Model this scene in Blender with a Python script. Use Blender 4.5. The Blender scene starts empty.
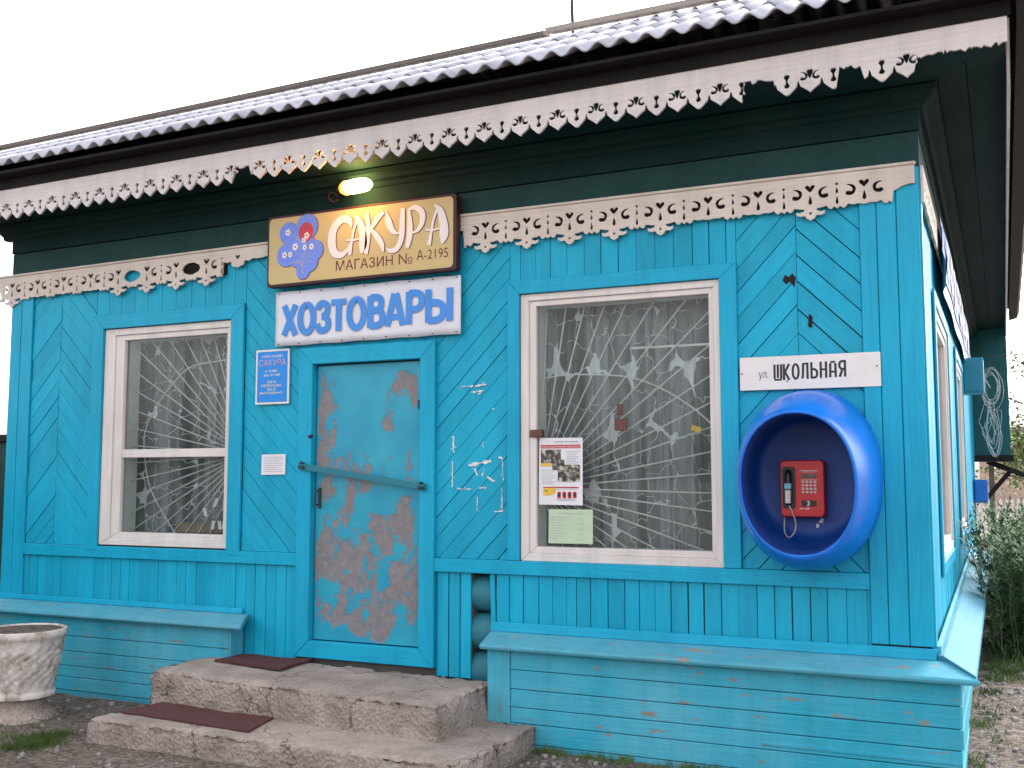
import bpy, bmesh, math, random
from mathutils import Vector, Matrix, noise

SC = bpy.context.scene
COL = SC.collection
rad = math.radians

# ------------------------------------------------------------------ camera, world, sun, exposure
cam_d = bpy.data.cameras.new("camera"); cam = bpy.data.objects.new("camera", cam_d); COL.objects.link(cam)
cam.location = (0, -5.954, 1.19)
cam.rotation_euler = (rad(90 + 5.127), 0, rad(24.877))
cam_d.sensor_width = 36; cam_d.lens = 37.134
cam_d.clip_start = 0.05; cam_d.clip_end = 2000
SC.camera = cam
W = bpy.data.worlds.new("World"); SC.world = W; W.use_nodes = True
wn = W.node_tree.nodes; wl = W.node_tree.links
SUN_EL, SUN_AZ = 46, 6            # azimuth clockwise from +Y
sky = wn.new("ShaderNodeTexSky"); sky.sky_type = 'NISHITA'; sky.sun_disc = False
sky.sun_elevation = rad(SUN_EL); sky.sun_rotation = rad(SUN_AZ)
sky.air_density = 1.0; sky.dust_density = 6.0; sky.ozone_density = 1.0
hs = wn.new("ShaderNodeHueSaturation"); hs.inputs["Saturation"].default_value = 0.22
wl.new(sky.outputs[0], hs.inputs["Color"])
bg = wn["Background"]; wl.new(hs.outputs[0], bg.inputs[0]); bg.inputs[1].default_value = 0.15
sun_d = bpy.data.lights.new("sun", 'SUN'); sun_d.energy = 0.5; sun_d.angle = rad(40); sun_d.color = (1, .95, .88)
sun = bpy.data.objects.new("sun", sun_d); COL.objects.link(sun)
sd = Vector((math.sin(rad(SUN_AZ)) * math.cos(rad(SUN_EL)), math.cos(rad(SUN_AZ)) * math.cos(rad(SUN_EL)), math.sin(rad(SUN_EL))))
sun.rotation_euler = sd.to_track_quat('Z', 'Y').to_euler()
vs = SC.view_settings; SC.display_settings.display_device = 'sRGB'
vs.view_transform = 'Standard'; vs.look = 'None'; vs.gamma = 1; vs.exposure = 2.38; vs.use_curve_mapping = False

# ------------------------------------------------------------------ materials
def srgb(r, g, b):
    f = lambda c: (c / 255 / 12.92) if c / 255 <= .04045 else ((c / 255 + .055) / 1.055) ** 2.4
    return (f(r), f(g), f(b), 1)

def new_mat(name):
    m = bpy.data.materials.new(name); m.use_nodes = True
    nt = m.node_tree; return m, nt, nt.nodes, nt.links, nt.nodes["Principled BSDF"]

def ramp(N, a, b, pos0=0.0, pos1=1.0):
    r = N.new("ShaderNodeValToRGB"); r.color_ramp.elements[0].position = pos0; r.color_ramp.elements[1].position = pos1
    r.color_ramp.elements[0].color = a; r.color_ramp.elements[1].color = b; return r

def simple(name, col, rough=.6, metal=0, var=.12, scale=12, bump=.0, bscale=60, spec=.4):
    m, nt, N, L, P = new_mat(name)
    tc = N.new("ShaderNodeTexCoord")
    n = N.new("ShaderNodeTexNoise"); n.inputs["Scale"].default_value = scale; n.inputs["Detail"].default_value = 6
    L.new(tc.outputs["Object"], n.inputs["Vector"])
    lo = tuple(c * (1 - var) for c in col[:3]) + (1,); hi = tuple(min(1, c * (1 + var)) for c in col[:3]) + (1,)
    r = ramp(N, lo, hi, .3, .7); L.new(n.outputs["Fac"], r.inputs[0]); L.new(r.outputs[0], P.inputs["Base Color"])
    P.inputs["Roughness"].default_value = rough; P.inputs["Metallic"].default_value = metal
    P.inputs["Specular IOR Level"].default_value = spec
    if bump:
        b = N.new("ShaderNodeTexNoise"); b.inputs["Scale"].default_value = bscale; b.inputs["Detail"].default_value = 5
        L.new(tc.outputs["Object"], b.inputs["Vector"])
        bp = N.new("ShaderNodeBump"); bp.inputs["Strength"].default_value = bump; bp.inputs["Distance"].default_value = .01
        L.new(b.outputs["Fac"], bp.inputs["Height"]); L.new(bp.outputs[0], P.inputs["Normal"])
    return m

def wood_paint(name, col, rough=.5, island=.10, fade=None, fade_amt=.5, wear=None, wear_t=.68, wear_scale=5., grain=.5, wear_stretch=(2., 9.)):
    """painted boards: UV u runs along each board, v across it, every board is its own island"""
    m, nt, N, L, P = new_mat(name)
    tc = N.new("ShaderNodeTexCoord"); geo = N.new("ShaderNodeNewGeometry")
    # board to board variation
    h = N.new("ShaderNodeHueSaturation"); h.inputs["Color"].default_value = col
    mr = N.new("ShaderNodeMapRange"); mr.inputs[3].default_value = 1 - island; mr.inputs[4].default_value = 1 + island
    L.new(geo.outputs["Random Per Island"], mr.inputs[0]); L.new(mr.outputs[0], h.inputs["Value"])
    cur = h.outputs[0]
    # broad fading of old paint
    n = N.new("ShaderNodeTexNoise"); n.inputs["Scale"].default_value = 1.6; n.inputs["Detail"].default_value = 7; n.inputs["Roughness"].default_value = .65
    L.new(tc.outputs["Object"], n.inputs["Vector"])
    fr = ramp(N, (0, 0, 0, 1), (1, 1, 1, 1), .38, .72); L.new(n.outputs["Fac"], fr.inputs[0])
    mx = N.new("ShaderNodeMix"); mx.data_type = 'RGBA'
    fc = fade if fade else tuple(min(1, c * 1.18 + .012) for c in col[:3]) + (1,)
    mu = N.new("ShaderNodeMath"); mu.operation = 'MULTIPLY'; mu.inputs[1].default_value = fade_amt
    L.new(fr.outputs[0], mu.inputs[0]); L.new(mu.outputs[0], mx.inputs[0]); L.new(cur, mx.inputs[6]); mx.inputs[7].default_value = fc
    cur = mx.outputs[2]
    # long grain streaks
    mp = N.new("ShaderNodeMapping"); mp.inputs["Scale"].default_value = (3, 70, 1); L.new(tc.outputs["UV"], mp.inputs["Vector"])
    g = N.new("ShaderNodeTexNoise"); g.inputs["Scale"].default_value = 1; g.inputs["Detail"].default_value = 5; g.inputs["Roughness"].default_value = .6
    L.new(mp.outputs[0], g.inputs["Vector"])
    gr = ramp(N, (.86, .86, .86, 1), (1.08, 1.08, 1.08, 1), .3, .7); L.new(g.outputs["Fac"], gr.inputs[0])
    mm = N.new("ShaderNodeMix"); mm.data_type = 'RGBA'; mm.blend_type = 'MULTIPLY'; mm.inputs[0].default_value = .8
    L.new(cur, mm.inputs[6]); L.new(gr.outputs[0], mm.inputs[7]); cur = mm.outputs[2]
    st = N.new("ShaderNodeMapping"); st.inputs["Scale"].default_value = (5, 5, .55); L.new(tc.outputs["Object"], st.inputs["Vector"])
    sn = N.new("ShaderNodeTexNoise"); sn.inputs["Scale"].default_value = 1.3; sn.inputs["Detail"].default_value = 8; sn.inputs["Roughness"].default_value = .7; L.new(st.outputs[0], sn.inputs["Vector"])
    sr2 = ramp(N, (1.05, 1.05, 1.05, 1), (.80, .82, .82, 1), .45, .75); L.new(sn.outputs["Fac"], sr2.inputs[0])
    m3 = N.new("ShaderNodeMix"); m3.data_type = 'RGBA'; m3.blend_type = 'MULTIPLY'; m3.inputs[0].default_value = .9
    L.new(cur, m3.inputs[6]); L.new(sr2.outputs[0], m3.inputs[7]); cur = m3.outputs[2]
    # specks of grime
    s = N.new("ShaderNodeTexNoise"); s.inputs["Scale"].default_value = 38; s.inputs["Detail"].default_value = 3
    L.new(tc.outputs["Object"], s.inputs["Vector"])
    sr = ramp(N, (0, 0, 0, 1), (1, 1, 1, 1), .70, .78); L.new(s.outputs["Fac"], sr.inputs[0])
    ms = N.new("ShaderNodeMix"); ms.data_type = 'RGBA'; ms.inputs[7].default_value = tuple(c * .45 for c in col[:3]) + (1,)
    msf = N.new("ShaderNodeMath"); msf.operation = 'MULTIPLY'; msf.inputs[1].default_value = .5
    L.new(sr.outputs[0], msf.inputs[0]); L.new(msf.outputs[0], ms.inputs[0]); L.new(cur, ms.inputs[6]); cur = ms.outputs[2]
    if wear:
        mp2 = N.new("ShaderNodeMapping"); mp2.inputs["Scale"].default_value = (wear_stretch[0], wear_stretch[1], 1); L.new(tc.outputs["UV"], mp2.inputs["Vector"])
        w = N.new("ShaderNodeTexNoise"); w.inputs["Scale"].default_value = wear_scale; w.inputs["Detail"].default_value = 8; w.inputs["Roughness"].default_value = .68
        L.new(mp2.outputs[0], w.inputs["Vector"])
        wr = ramp(N, (0, 0, 0, 1), (1, 1, 1, 1), wear_t, wear_t + .03); L.new(w.outputs["Fac"], wr.inputs[0])
        mw = N.new("ShaderNodeMix"); mw.data_type = 'RGBA'; mw.inputs[7].default_value = wear
        L.new(wr.outputs[0], mw.inputs[0]); L.new(cur, mw.inputs[6]); cur = mw.outputs[2]
    L.new(cur, P.inputs["Base Color"])
    P.inputs["Roughness"].default_value = rough; P.inputs["Specular IOR Level"].default_value = .22
    bp = N.new("ShaderNodeBump"); bp.inputs["Strength"].default_value = grain; bp.inputs["Distance"].default_value = .004
    L.new(g.outputs["Fac"], bp.inputs["Height"]); L.new(bp.outputs[0], P.inputs["Normal"])
    return m

TURQ = (.004, .318, .49, 1)
M = {}
M['clad'] = wood_paint("turquoise_cladding_paint", TURQ, .48, .13, fade=(.018, .37, .53, 1), fade_amt=.75, wear=(.03, .16, .21, 1), wear_t=.70)
M['board'] = wood_paint("turquoise_board_paint", (.005, .312, .485, 1), .42, .05, wear=(.28, .17, .10, 1), wear_t=.735, wear_scale=3)
M['plinth'] = wood_paint("weathered_turquoise_paint", (.025, .30, .42, 1), .6, .14, fade=(.12, .40, .50, 1), fade_amt=.8, wear=(.23, .20, .165, 1), wear_t=.605, wear_scale=3.2, wear_stretch=(1.6, 4.5))
M['ledge'] = wood_paint("worn_ledge_paint", (.07, .32, .42, 1), .6, .05, fade=(.13, .34, .43, 1), fade_amt=.7, wear=(.27, .23, .19, 1), wear_t=.60, wear_scale=2.5, wear_stretch=(1.5, 9))
M['side_ledge'] = wood_paint("dimmed_side_ledge_paint", (.035, .20, .30, 1), .7, .05, fade=(.08, .25, .33, 1), fade_amt=.6)  # ledge paint copied darker, to hold down the bright skylight on this side
M['white_wood'] = wood_paint("off_white_window_paint", (.66, .60, .57, 1), .5, .03, fade=(.58, .52, .48, 1), fade_amt=.5, wear=(.36, .31, .27, 1), wear_t=.74, wear_scale=4)
M['lace'] = wood_paint("cream_lace_paint", (.62, .54, .48, 1), .6, .0, fade=(.50, .42, .37, 1), fade_amt=.6, grain=.2)
M['lace2'] = wood_paint("grey_white_lace_paint", (.60, .545, .53, 1), .6, .0, fade=(.48, .43, .42, 1), fade_amt=.6, grain=.2)
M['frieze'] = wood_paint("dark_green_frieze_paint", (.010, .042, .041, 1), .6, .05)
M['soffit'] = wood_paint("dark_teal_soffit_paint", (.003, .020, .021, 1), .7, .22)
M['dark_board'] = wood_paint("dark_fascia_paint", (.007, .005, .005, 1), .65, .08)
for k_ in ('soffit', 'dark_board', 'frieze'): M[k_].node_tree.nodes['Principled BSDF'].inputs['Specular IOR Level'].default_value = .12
M['dark_wood'] = wood_paint("dark_weathered_wood", (.014, .011, .010, 1), .8, .2)
M['grey_wood'] = wood_paint("grey_weathered_wood", (.17, .145, .125, 1), .85, .2)
M['fence_wood'] = wood_paint("dark_green_fence_paint", (.03, .06, .055, 1), .7, .2)
M['ridge'] = wood_paint("pale_weathered_board", (.38, .34, .29, 1), .8, .08)
M['log'] = wood_paint("log_paint", (.03, .16, .21, 1), .6, .08, wear=(.06, .07, .07, 1), wear_t=.62)
M['slate'] = simple("pale_corrugated_slate", (.34, .335, .385, 1), .8, 0, .3, 4, .4, 50)
M['steel_dark'] = simple("dark_blued_steel", (.035, .05, .06, 1), .5, .6, .2, 20)
M['bar_paint'] = simple("teal_bar_paint", (.012, .16, .22, 1), .4, .0, .1, 30, .1)
M['brown_plastic'] = simple("brown_tape", (.11, .035, .025, 1), .35, 0, .2, 30)
M['interior'] = simple("dim_shop_interior", (.09, .085, .08, 1), .8, 0, .3, 3)
M['grille'] = simple("off_white_grille_paint", (.62, .62, .59, 1), .5, 0, .1, 20)
M['rubber'] = simple("red_brown_rubber_mat", (.105, .036, .036, 1), .95, 0, .3, 90, 1.0, 260)
M['hood'] = simple("glossy_blue_plastic", (.005, .15, .62, 1), .26, 0, .16, 5, .02, 30, .4)
M['hood_in'] = simple("shaded_blue_hood_lining", (.003, .046, .25, 1), .5, 0, .15, 6, .02, 30, .4)  # blue deepened to put the shade inside the hood into the colour
M['red'] = simple("red_phone_plastic", (.52, .010, .016, 1), .28, 0, .08, 20, .02, 40, .5)
M['black'] = simple("black_plastic", (.012, .012, .013, 1), .35, 0, .2, 20)
M['lcd'] = simple("grey_green_display", (.07, .09, .07, 1), .3, 0, .1, 20)
M['key'] = simple("pale_key_plastic", (.55, .50, .50, 1), .5, 0, .1, 50)
M['cord'] = simple("steel_cord", (.40, .38, .37, 1), .4, .4, .1, 60)
M['label_blue'] = simple("pale_blue_label", (.18, .42, .60, 1), .5)
M['white_metal'] = simple("white_enamel_plate", (.70, .65, .63, 1), .4, 0, .05, 8, .03)
M['reveal'] = simple("pale_reveal_paint", (.78, .83, .81, 1), .6, 0, .06)
M['porch'] = wood_paint("teal_porch_paint", (.012, .085, .095, 1), .6, .12)
M['nail'] = simple("painted_nail_heads", (.02, .12, .17, 1), .5)
M['banner'] = simple("white_banner_vinyl", (.66, .65, .71, 1), .55, 0, .06, 4, .08, 8)
M['ink_blue'] = simple("blue_letter_ink", (.05, .235, .64, 1), .5, 0, .06)
M['ink_black'] = simple("black_letter_paint", (.02, .018, .025, 1), .5, 0, .2)
M['gold'] = simple("ochre_sign_paint", (.50, .385, .17, 1), .4, 0, .06, 5)
M['maroon'] = simple("maroon_sign_paint", (.13, .012, .02, 1), .45, 0, .1)
M['sign_case'] = simple("dark_sign_case", (.045, .006, .010, 1), .5)
M['cyr_white'] = simple("pinkish_white_letter_paint", (.72, .66, .66, 1), .45, 0, .04)
M['emblem_blue'] = simple("periwinkle_emblem_paint", (.14, .23, .72, 1), .45, 0, .06)
M['emblem_red'] = simple("red_disc_paint", (.45, .03, .045, 1), .45, 0, .06)
M['stem'] = simple("pale_stem_paint", (.42, .40, .36, 1), .5)
M['azure'] = simple("azure_sign_plastic", (.010, .22, .66, 1), .4, 0, .05)
M['cream_ink'] = simple("cream_letter_ink", (.70, .62, .45, 1), .5)
M['pink_ink'] = simple("pink_letter_ink", (.62, .35, .45, 1), .5)
M['paper'] = simple("white_paper", (.70, .67, .70, 1), .8, 0, .04, 12)
M['green_paper'] = simple("pale_green_paper", (.46, .56, .40, 1), .8, 0, .05, 12)
M['ink_grey'] = simple("faint_grey_print", (.36, .35, .38, 1), .8)
M['ink_red'] = simple("red_print", (.45, .04, .04, 1), .8)
M['ink_yellow'] = simple("yellow_print", (.70, .42, .06, 1), .8)
M['ink_green'] = simple("green_print", (.05, .30, .08, 1), .8)
M['glue'] = simple("white_glue_residue", (.62, .62, .62, 1), .8, 0, .15, 60)
M['cardboard'] = simple("brown_cardboard", (.22, .16, .11, 1), .85, 0, .15)
M['whitewash'] = None
M['teal_box'] = simple("teal_box_paint", (.015, .22, .33, 1), .45, 0, .06, 8)
M['blue_box'] = simple("blue_box_paint", (.012, .14, .50, 1), .45, 0, .06, 8)
M['cable'] = simple("pale_cable", (.42, .43, .42, 1), .6)
M['banner_blue'] = simple("blue_banner_print", (.06, .14, .52, 1), .5, 0, .25, 6)
M['leaf'] = simple("wormwood_leaf", (.10, .165, .075, 1), .7, 0, .4, 5, spec=.2)
M['leaf2'] = simple("tree_leaf", (.12, .18, .05, 1), .6, 0, .45, 5, spec=.2)
M['stalk'] = simple("plant_stalk", (.10, .12, .06, 1), .8)
M['grass'] = simple("short_grass", (.085, .13, .036, 1), .7, 0, .5, 4, spec=.15)
M['bark'] = simple("grey_bark", (.12, .10, .08, 1), .9, 0, .3, 12, .5)
M['house'] = simple("tan_house_wall", (.40, .29, .23, 1), .85, 0, .1, 2)
M['house2'] = simple("pale_house_wall", (.52, .42, .38, 1), .85, 0, .1, 2)
M['house_roof'] = simple("grey_house_roof", (.24, .2, .2, 1), .85, 0, .15, 3)
M['picket'] = simple("white_picket_paint", (.66, .64, .62, 1), .7)
M['win_dark'] = simple("dark_window_pane", (.04, .05, .06, 1), .2)

def concrete_mat():
    m, nt, N, L, P = new_mat("worn_concrete")
    tc = N.new("ShaderNodeTexCoord")
    n1 = N.new("ShaderNodeTexNoise"); n1.inputs["Scale"].default_value = 3.5; n1.inputs["Detail"].default_value = 10; n1.inputs["Roughness"].default_value = .65
    n2 = N.new("ShaderNodeTexNoise"); n2.inputs["Scale"].default_value = 55; n2.inputs["Detail"].default_value = 5
    v = N.new("ShaderNodeTexVoronoi"); v.inputs["Scale"].default_value = 45
    for x in (n1, n2, v): L.new(tc.outputs["Object"], x.inputs["Vector"])
    r1 = ramp(N, (.22, .178, .152, 1), (.42, .352, .312, 1), .3, .72); L.new(n1.outputs["Fac"], r1.inputs[0])
    r2 = ramp(N, (.74, .72, .71, 1), (1.1, 1.08, 1.08, 1), .32, .6); L.new(n2.outputs["Fac"], r2.inputs[0])
    mm = N.new("ShaderNodeMix"); mm.data_type = 'RGBA'; mm.blend_type = 'MULTIPLY'; mm.inputs[0].default_value = .75
    L.new(r1.outputs[0], mm.inputs[6]); L.new(r2.outputs[0], mm.inputs[7])
    # thin cracks with a shape of their own
    w = N.new("ShaderNodeTexVoronoi"); w.feature = 'DISTANCE_TO_EDGE'; w.inputs["Scale"].default_value = 1.15
    wd = N.new("ShaderNodeTexNoise"); wd.inputs["Scale"].default_value = 7; wd.inputs["Detail"].default_value = 6
    L.new(tc.outputs["Object"], wd.inputs["Vector"])
    mv = N.new("ShaderNodeMix"); mv.data_type = 'RGBA'; mv.blend_type = 'ADD'; mv.inputs[0].default_value = .28
    L.new(tc.outputs["Object"], mv.inputs[6]); L.new(wd.outputs["Color"], mv.inputs[7]); L.new(mv.outputs[2], w.inputs["Vector"])
    cr = ramp(N, (.18, .16, .15, 1), (1, 1, 1, 1), .002, .006); L.new(w.outputs["Distance"], cr.inputs[0])
    m2 = N.new("ShaderNodeMix"); m2.data_type = 'RGBA'; m2.blend_type = 'MULTIPLY'; m2.inputs[0].default_value = .85
    L.new(mm.outputs[2], m2.inputs[6]); L.new(cr.outputs[0], m2.inputs[7]); L.new(m2.outputs[2], P.inputs["Base Color"])
    P.inputs["Roughness"].default_value = .92; P.inputs["Specular IOR Level"].default_value = .2
    ad = N.new("ShaderNodeMath"); ad.operation = 'ADD'; L.new(n2.outputs["Fac"], ad.inputs[0]); L.new(v.outputs["Distance"], ad.inputs[1])
    b = N.new("ShaderNodeBump"); b.inputs["Distance"].default_value = .012
    ge = N.new("ShaderNodeNewGeometry"); sx = N.new("ShaderNodeSeparateXYZ"); L.new(ge.outputs["Normal"], sx.inputs[0])
    bs = N.new("ShaderNodeMapRange"); bs.inputs[1].default_value = .75; bs.inputs[2].default_value = .97; bs.inputs[3].default_value = .85; bs.inputs[4].default_value = .22
    L.new(sx.outputs["Z"], bs.inputs[0]); L.new(bs.outputs[0], b.inputs["Strength"])
    L.new(ad.outputs[0], b.inputs["Height"]); L.new(b.outputs[0], P.inputs["Normal"])
    return m
M['concrete'] = concrete_mat()

def ground_mat():
    m, nt, N, L, P = new_mat("packed_dirt_and_gravel")
    tc = N.new("ShaderNodeTexCoord")
    n1 = N.new("ShaderNodeTexNoise"); n1.inputs["Scale"].default_value = 2.2; n1.inputs["Detail"].default_value = 9; n1.inputs["Roughness"].default_value = .65
    v = N.new("ShaderNodeTexVoronoi"); v.inputs["Scale"].default_value = 48; v.inputs["Randomness"].default_value = 1
    v2 = N.new("ShaderNodeTexVoronoi"); v2.inputs["Scale"].default_value = 110
    for x in (n1, v, v2): L.new(tc.outputs["Object"], x.inputs["Vector"])
    r1 = ramp(N, (.105, .084, .068, 1), (.25, .21, .18, 1), .3, .7); L.new(n1.outputs["Fac"], r1.inputs[0])
    hsv = N.new("ShaderNodeSeparateColor"); L.new(v.outputs["Color"], hsv.inputs[0])
    r2 = ramp(N, (.5, .48, .47, 1), (1.5, 1.45, 1.45, 1), .1, .9); L.new(hsv.outputs[0], r2.inputs[0])
    mm = N.new("ShaderNodeMix"); mm.data_type = 'RGBA'; mm.blend_type = 'MULTIPLY'; mm.inputs[0].default_value = .8
    L.new(r1.outputs[0], mm.inputs[6]); L.new(r2.outputs[0], mm.inputs[7]); L.new(mm.outputs[2], P.inputs["Base Color"])
    P.inputs["Roughness"].default_value = .95; P.inputs["Specular IOR Level"].default_value = .15
    ad = N.new("ShaderNodeMath"); ad.operation = 'ADD'; L.new(v.outputs["Distance"], ad.inputs[0]); L.new(v2.outputs["Distance"], ad.inputs[1])
    b = N.new("ShaderNodeBump"); b.invert = True; b.inputs["Strength"].default_value = .9; b.inputs["Distance"].default_value = .015
    L.new(ad.outputs[0], b.inputs["Height"]); L.new(b.outputs[0], P.inputs["Normal"])
    return m
M['ground'] = ground_mat()

def planter_mat():
    m, nt, N, L, P = new_mat("flaking_whitewash")
    tc = N.new("ShaderNodeTexCoord")
    n1 = N.new("ShaderNodeTexNoise"); n1.inputs["Scale"].default_value = 9; n1.inputs["Detail"].default_value = 9; n1.inputs["Roughness"].default_value = .68
    L.new(tc.outputs["Object"], n1.inputs["Vector"])
    r = ramp(N, (.30, .24, .19, 1), (.58, .52, .48, 1), .36, .52); L.new(n1.outputs["Fac"], r.inputs[0])
    L.new(r.outputs[0], P.inputs["Base Color"]); P.inputs["Roughness"].default_value = .85
    n2 = N.new("ShaderNodeTexNoise"); n2.inputs["Scale"].default_value = 60; n2.inputs["Detail"].default_value = 6
    L.new(tc.outputs["Object"], n2.inputs["Vector"])
    b = N.new("ShaderNodeBump"); b.inputs["Strength"].default_value = .6; b.inputs["Distance"].default_value = .01
    L.new(n2.outputs["Fac"], b.inputs["Height"]); L.new(b.outputs[0], P.inputs["Normal"])
    return m
M['whitewash'] = planter_mat()

def glass_mat():
    m, nt, N, L, P = new_mat("dusty_window_glass")
    out = N["Material Output"]; N.remove(P)
    tr = N.new("ShaderNodeBsdfTransparent"); tr.inputs[0].default_value = (.93, .95, .95, 1)
    gl = N.new("ShaderNodeBsdfGlossy"); gl.inputs["Roughness"].default_value = .02
    df = N.new("ShaderNodeBsdfDiffuse"); df.inputs[0].default_value = (.62, .64, .62, 1)
    fr = N.new("ShaderNodeFresnel"); fr.inputs[0].default_value = 1.27
    m1 = N.new("ShaderNodeMixShader"); L.new(fr.outputs[0], m1.inputs[0]); L.new(tr.outputs[0], m1.inputs[1]); L.new(gl.outputs[0], m1.inputs[2])
    tc = N.new("ShaderNodeTexCoord"); n = N.new("ShaderNodeTexNoise"); n.inputs["Scale"].default_value = 5; n.inputs["Detail"].default_value = 8; n.inputs["Roughness"].default_value = .7
    L.new(tc.outputs["Object"], n.inputs["Vector"])
    mr = N.new("ShaderNodeMapRange"); mr.inputs[1].default_value = .3; mr.inputs[2].default_value = .75; mr.inputs[3].default_value = .0; mr.inputs[4].default_value = .035
    L.new(n.outputs["Fac"], mr.inputs[0])
    m2 = N.new("ShaderNodeMixShader"); L.new(mr.outputs[0], m2.inputs[0]); L.new(m1.outputs[0], m2.inputs[1]); L.new(df.outputs[0], m2.inputs[2])
    L.new(m2.outputs[0], out.inputs[0]); return m
M['glass'] = glass_mat()

def curtain_mat():
    m, nt, N, L, P = new_mat("patterned_net_curtain")
    out = N["Material Output"]; N.remove(P)
    tc = N.new("ShaderNodeTexCoord")
    mp = N.new("ShaderNodeMapping"); mp.inputs["Scale"].default_value = (1.35, 1, 1); L.new(tc.outputs["UV"], mp.inputs["Vector"])
    v = N.new("ShaderNodeTexVoronoi"); v.feature = 'DISTANCE_TO_EDGE'; v.voronoi_dimensions = '2D'; v.inputs["Scale"].default_value = 5.2; v.inputs["Randomness"].default_value = .75
    L.new(mp.outputs[0], v.inputs["Vector"])
    lines = ramp(N, (1, 1, 1, 1), (0, 0, 0, 1), .006, .018); L.new(v.outputs["Distance"], lines.inputs[0])
    v2 = N.new("ShaderNodeTexVoronoi"); v2.feature = 'N_SPHERE_RADIUS'; v2.voronoi_dimensions = '2D'; v2.inputs["Scale"].default_value = 5.2; v2.inputs["Randomness"].default_value = .75
    v3 = N.new("ShaderNodeTexVoronoi"); v3.feature = 'DISTANCE_TO_EDGE'; v3.voronoi_dimensions = '2D'; v3.inputs["Scale"].default_value = 17; v3.inputs["Randomness"].default_value = .95
    L.new(mp.outputs[0], v3.inputs["Vector"])
    l3 = ramp(N, (.16, .16, .16, 1), (0, 0, 0, 1), .02, .05); L.new(v3.outputs["Distance"], l3.inputs[0])
    # leaf shaped knots where net lines meet
    f1 = N.new("ShaderNodeTexVoronoi"); f1.feature = 'F1'; f1.voronoi_dimensions = '2D'; f1.inputs["Scale"].default_value = 5.2; f1.inputs["Randomness"].default_value = .75
    L.new(mp.outputs[0], f1.inputs["Vector"])
    kn = ramp(N, (0, 0, 0, 1), (1, 1, 1, 1), .69, .715); L.new(f1.outputs["Distance"], kn.inputs[0])
    a = N.new("ShaderNodeMath"); a.operation = 'MAXIMUM'; L.new(lines.outputs[0], a.inputs[0]); L.new(kn.outputs[0], a.inputs[1])
    b = N.new("ShaderNodeMath"); b.operation = 'MAXIMUM'; L.new(a.outputs[0], b.inputs[0]); L.new(l3.outputs[0], b.inputs[1])
    mr = N.new("ShaderNodeMapRange"); mr.inputs[3].default_value = .0; mr.inputs[4].default_value = .85; L.new(b.outputs[0], mr.inputs[0])
    for vn in (v, v3, f1):
        for l_ in list(vn.inputs["Vector"].links): L.remove(l_)
    wn_ = N.new("ShaderNodeTexNoise"); wn_.inputs["Scale"].default_value = 7; wn_.inputs["Detail"].default_value = 2; L.new(mp.outputs[0], wn_.inputs["Vector"])
    wv = N.new("ShaderNodeMix"); wv.data_type = 'RGBA'; wv.blend_type = 'LINEAR_LIGHT'; wv.inputs[0].default_value = .085
    L.new(mp.outputs[0], wv.inputs[6]); L.new(wn_.outputs["Color"], wv.inputs[7])
    for vn in (v, v3, f1): L.new(wv.outputs[2], vn.inputs["Vector"])
    fm = N.new("ShaderNodeMapping"); fm.inputs["Scale"].default_value = (7, .35, 1); L.new(tc.outputs["UV"], fm.inputs["Vector"])
    fn = N.new("ShaderNodeTexNoise"); fn.inputs["Scale"].default_value = 1; fn.inputs["Detail"].default_value = 4; fn.inputs["Roughness"].default_value = .7; L.new(fm.outputs[0], fn.inputs["Vector"])
    fr = N.new("ShaderNodeMapRange"); fr.inputs[1].default_value = .35; fr.inputs[2].default_value = .72; fr.inputs[3].default_value = .06; fr.inputs[4].default_value = .52; L.new(fn.outputs["Fac"], fr.inputs[0])
    mxm = N.new("ShaderNodeMath"); mxm.operation = 'MAXIMUM'; L.new(mr.outputs[0], mxm.inputs[0]); L.new(fr.outputs[0], mxm.inputs[1]); mr = mxm
    tr = N.new("ShaderNodeBsdfTransparent"); df = N.new("ShaderNodeBsdfDiffuse"); df.inputs[0].default_value = (.80, .83, .85, 1)
    mx = N.new("ShaderNodeMixShader"); L.new(mr.outputs[0], mx.inputs[0]); L.new(tr.outputs[0], mx.inputs[1]); L.new(df.outputs[0], mx.inputs[2])
    L.new(mx.outputs[0], out.inputs[0]); return m
M['curtain'] = curtain_mat()

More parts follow.
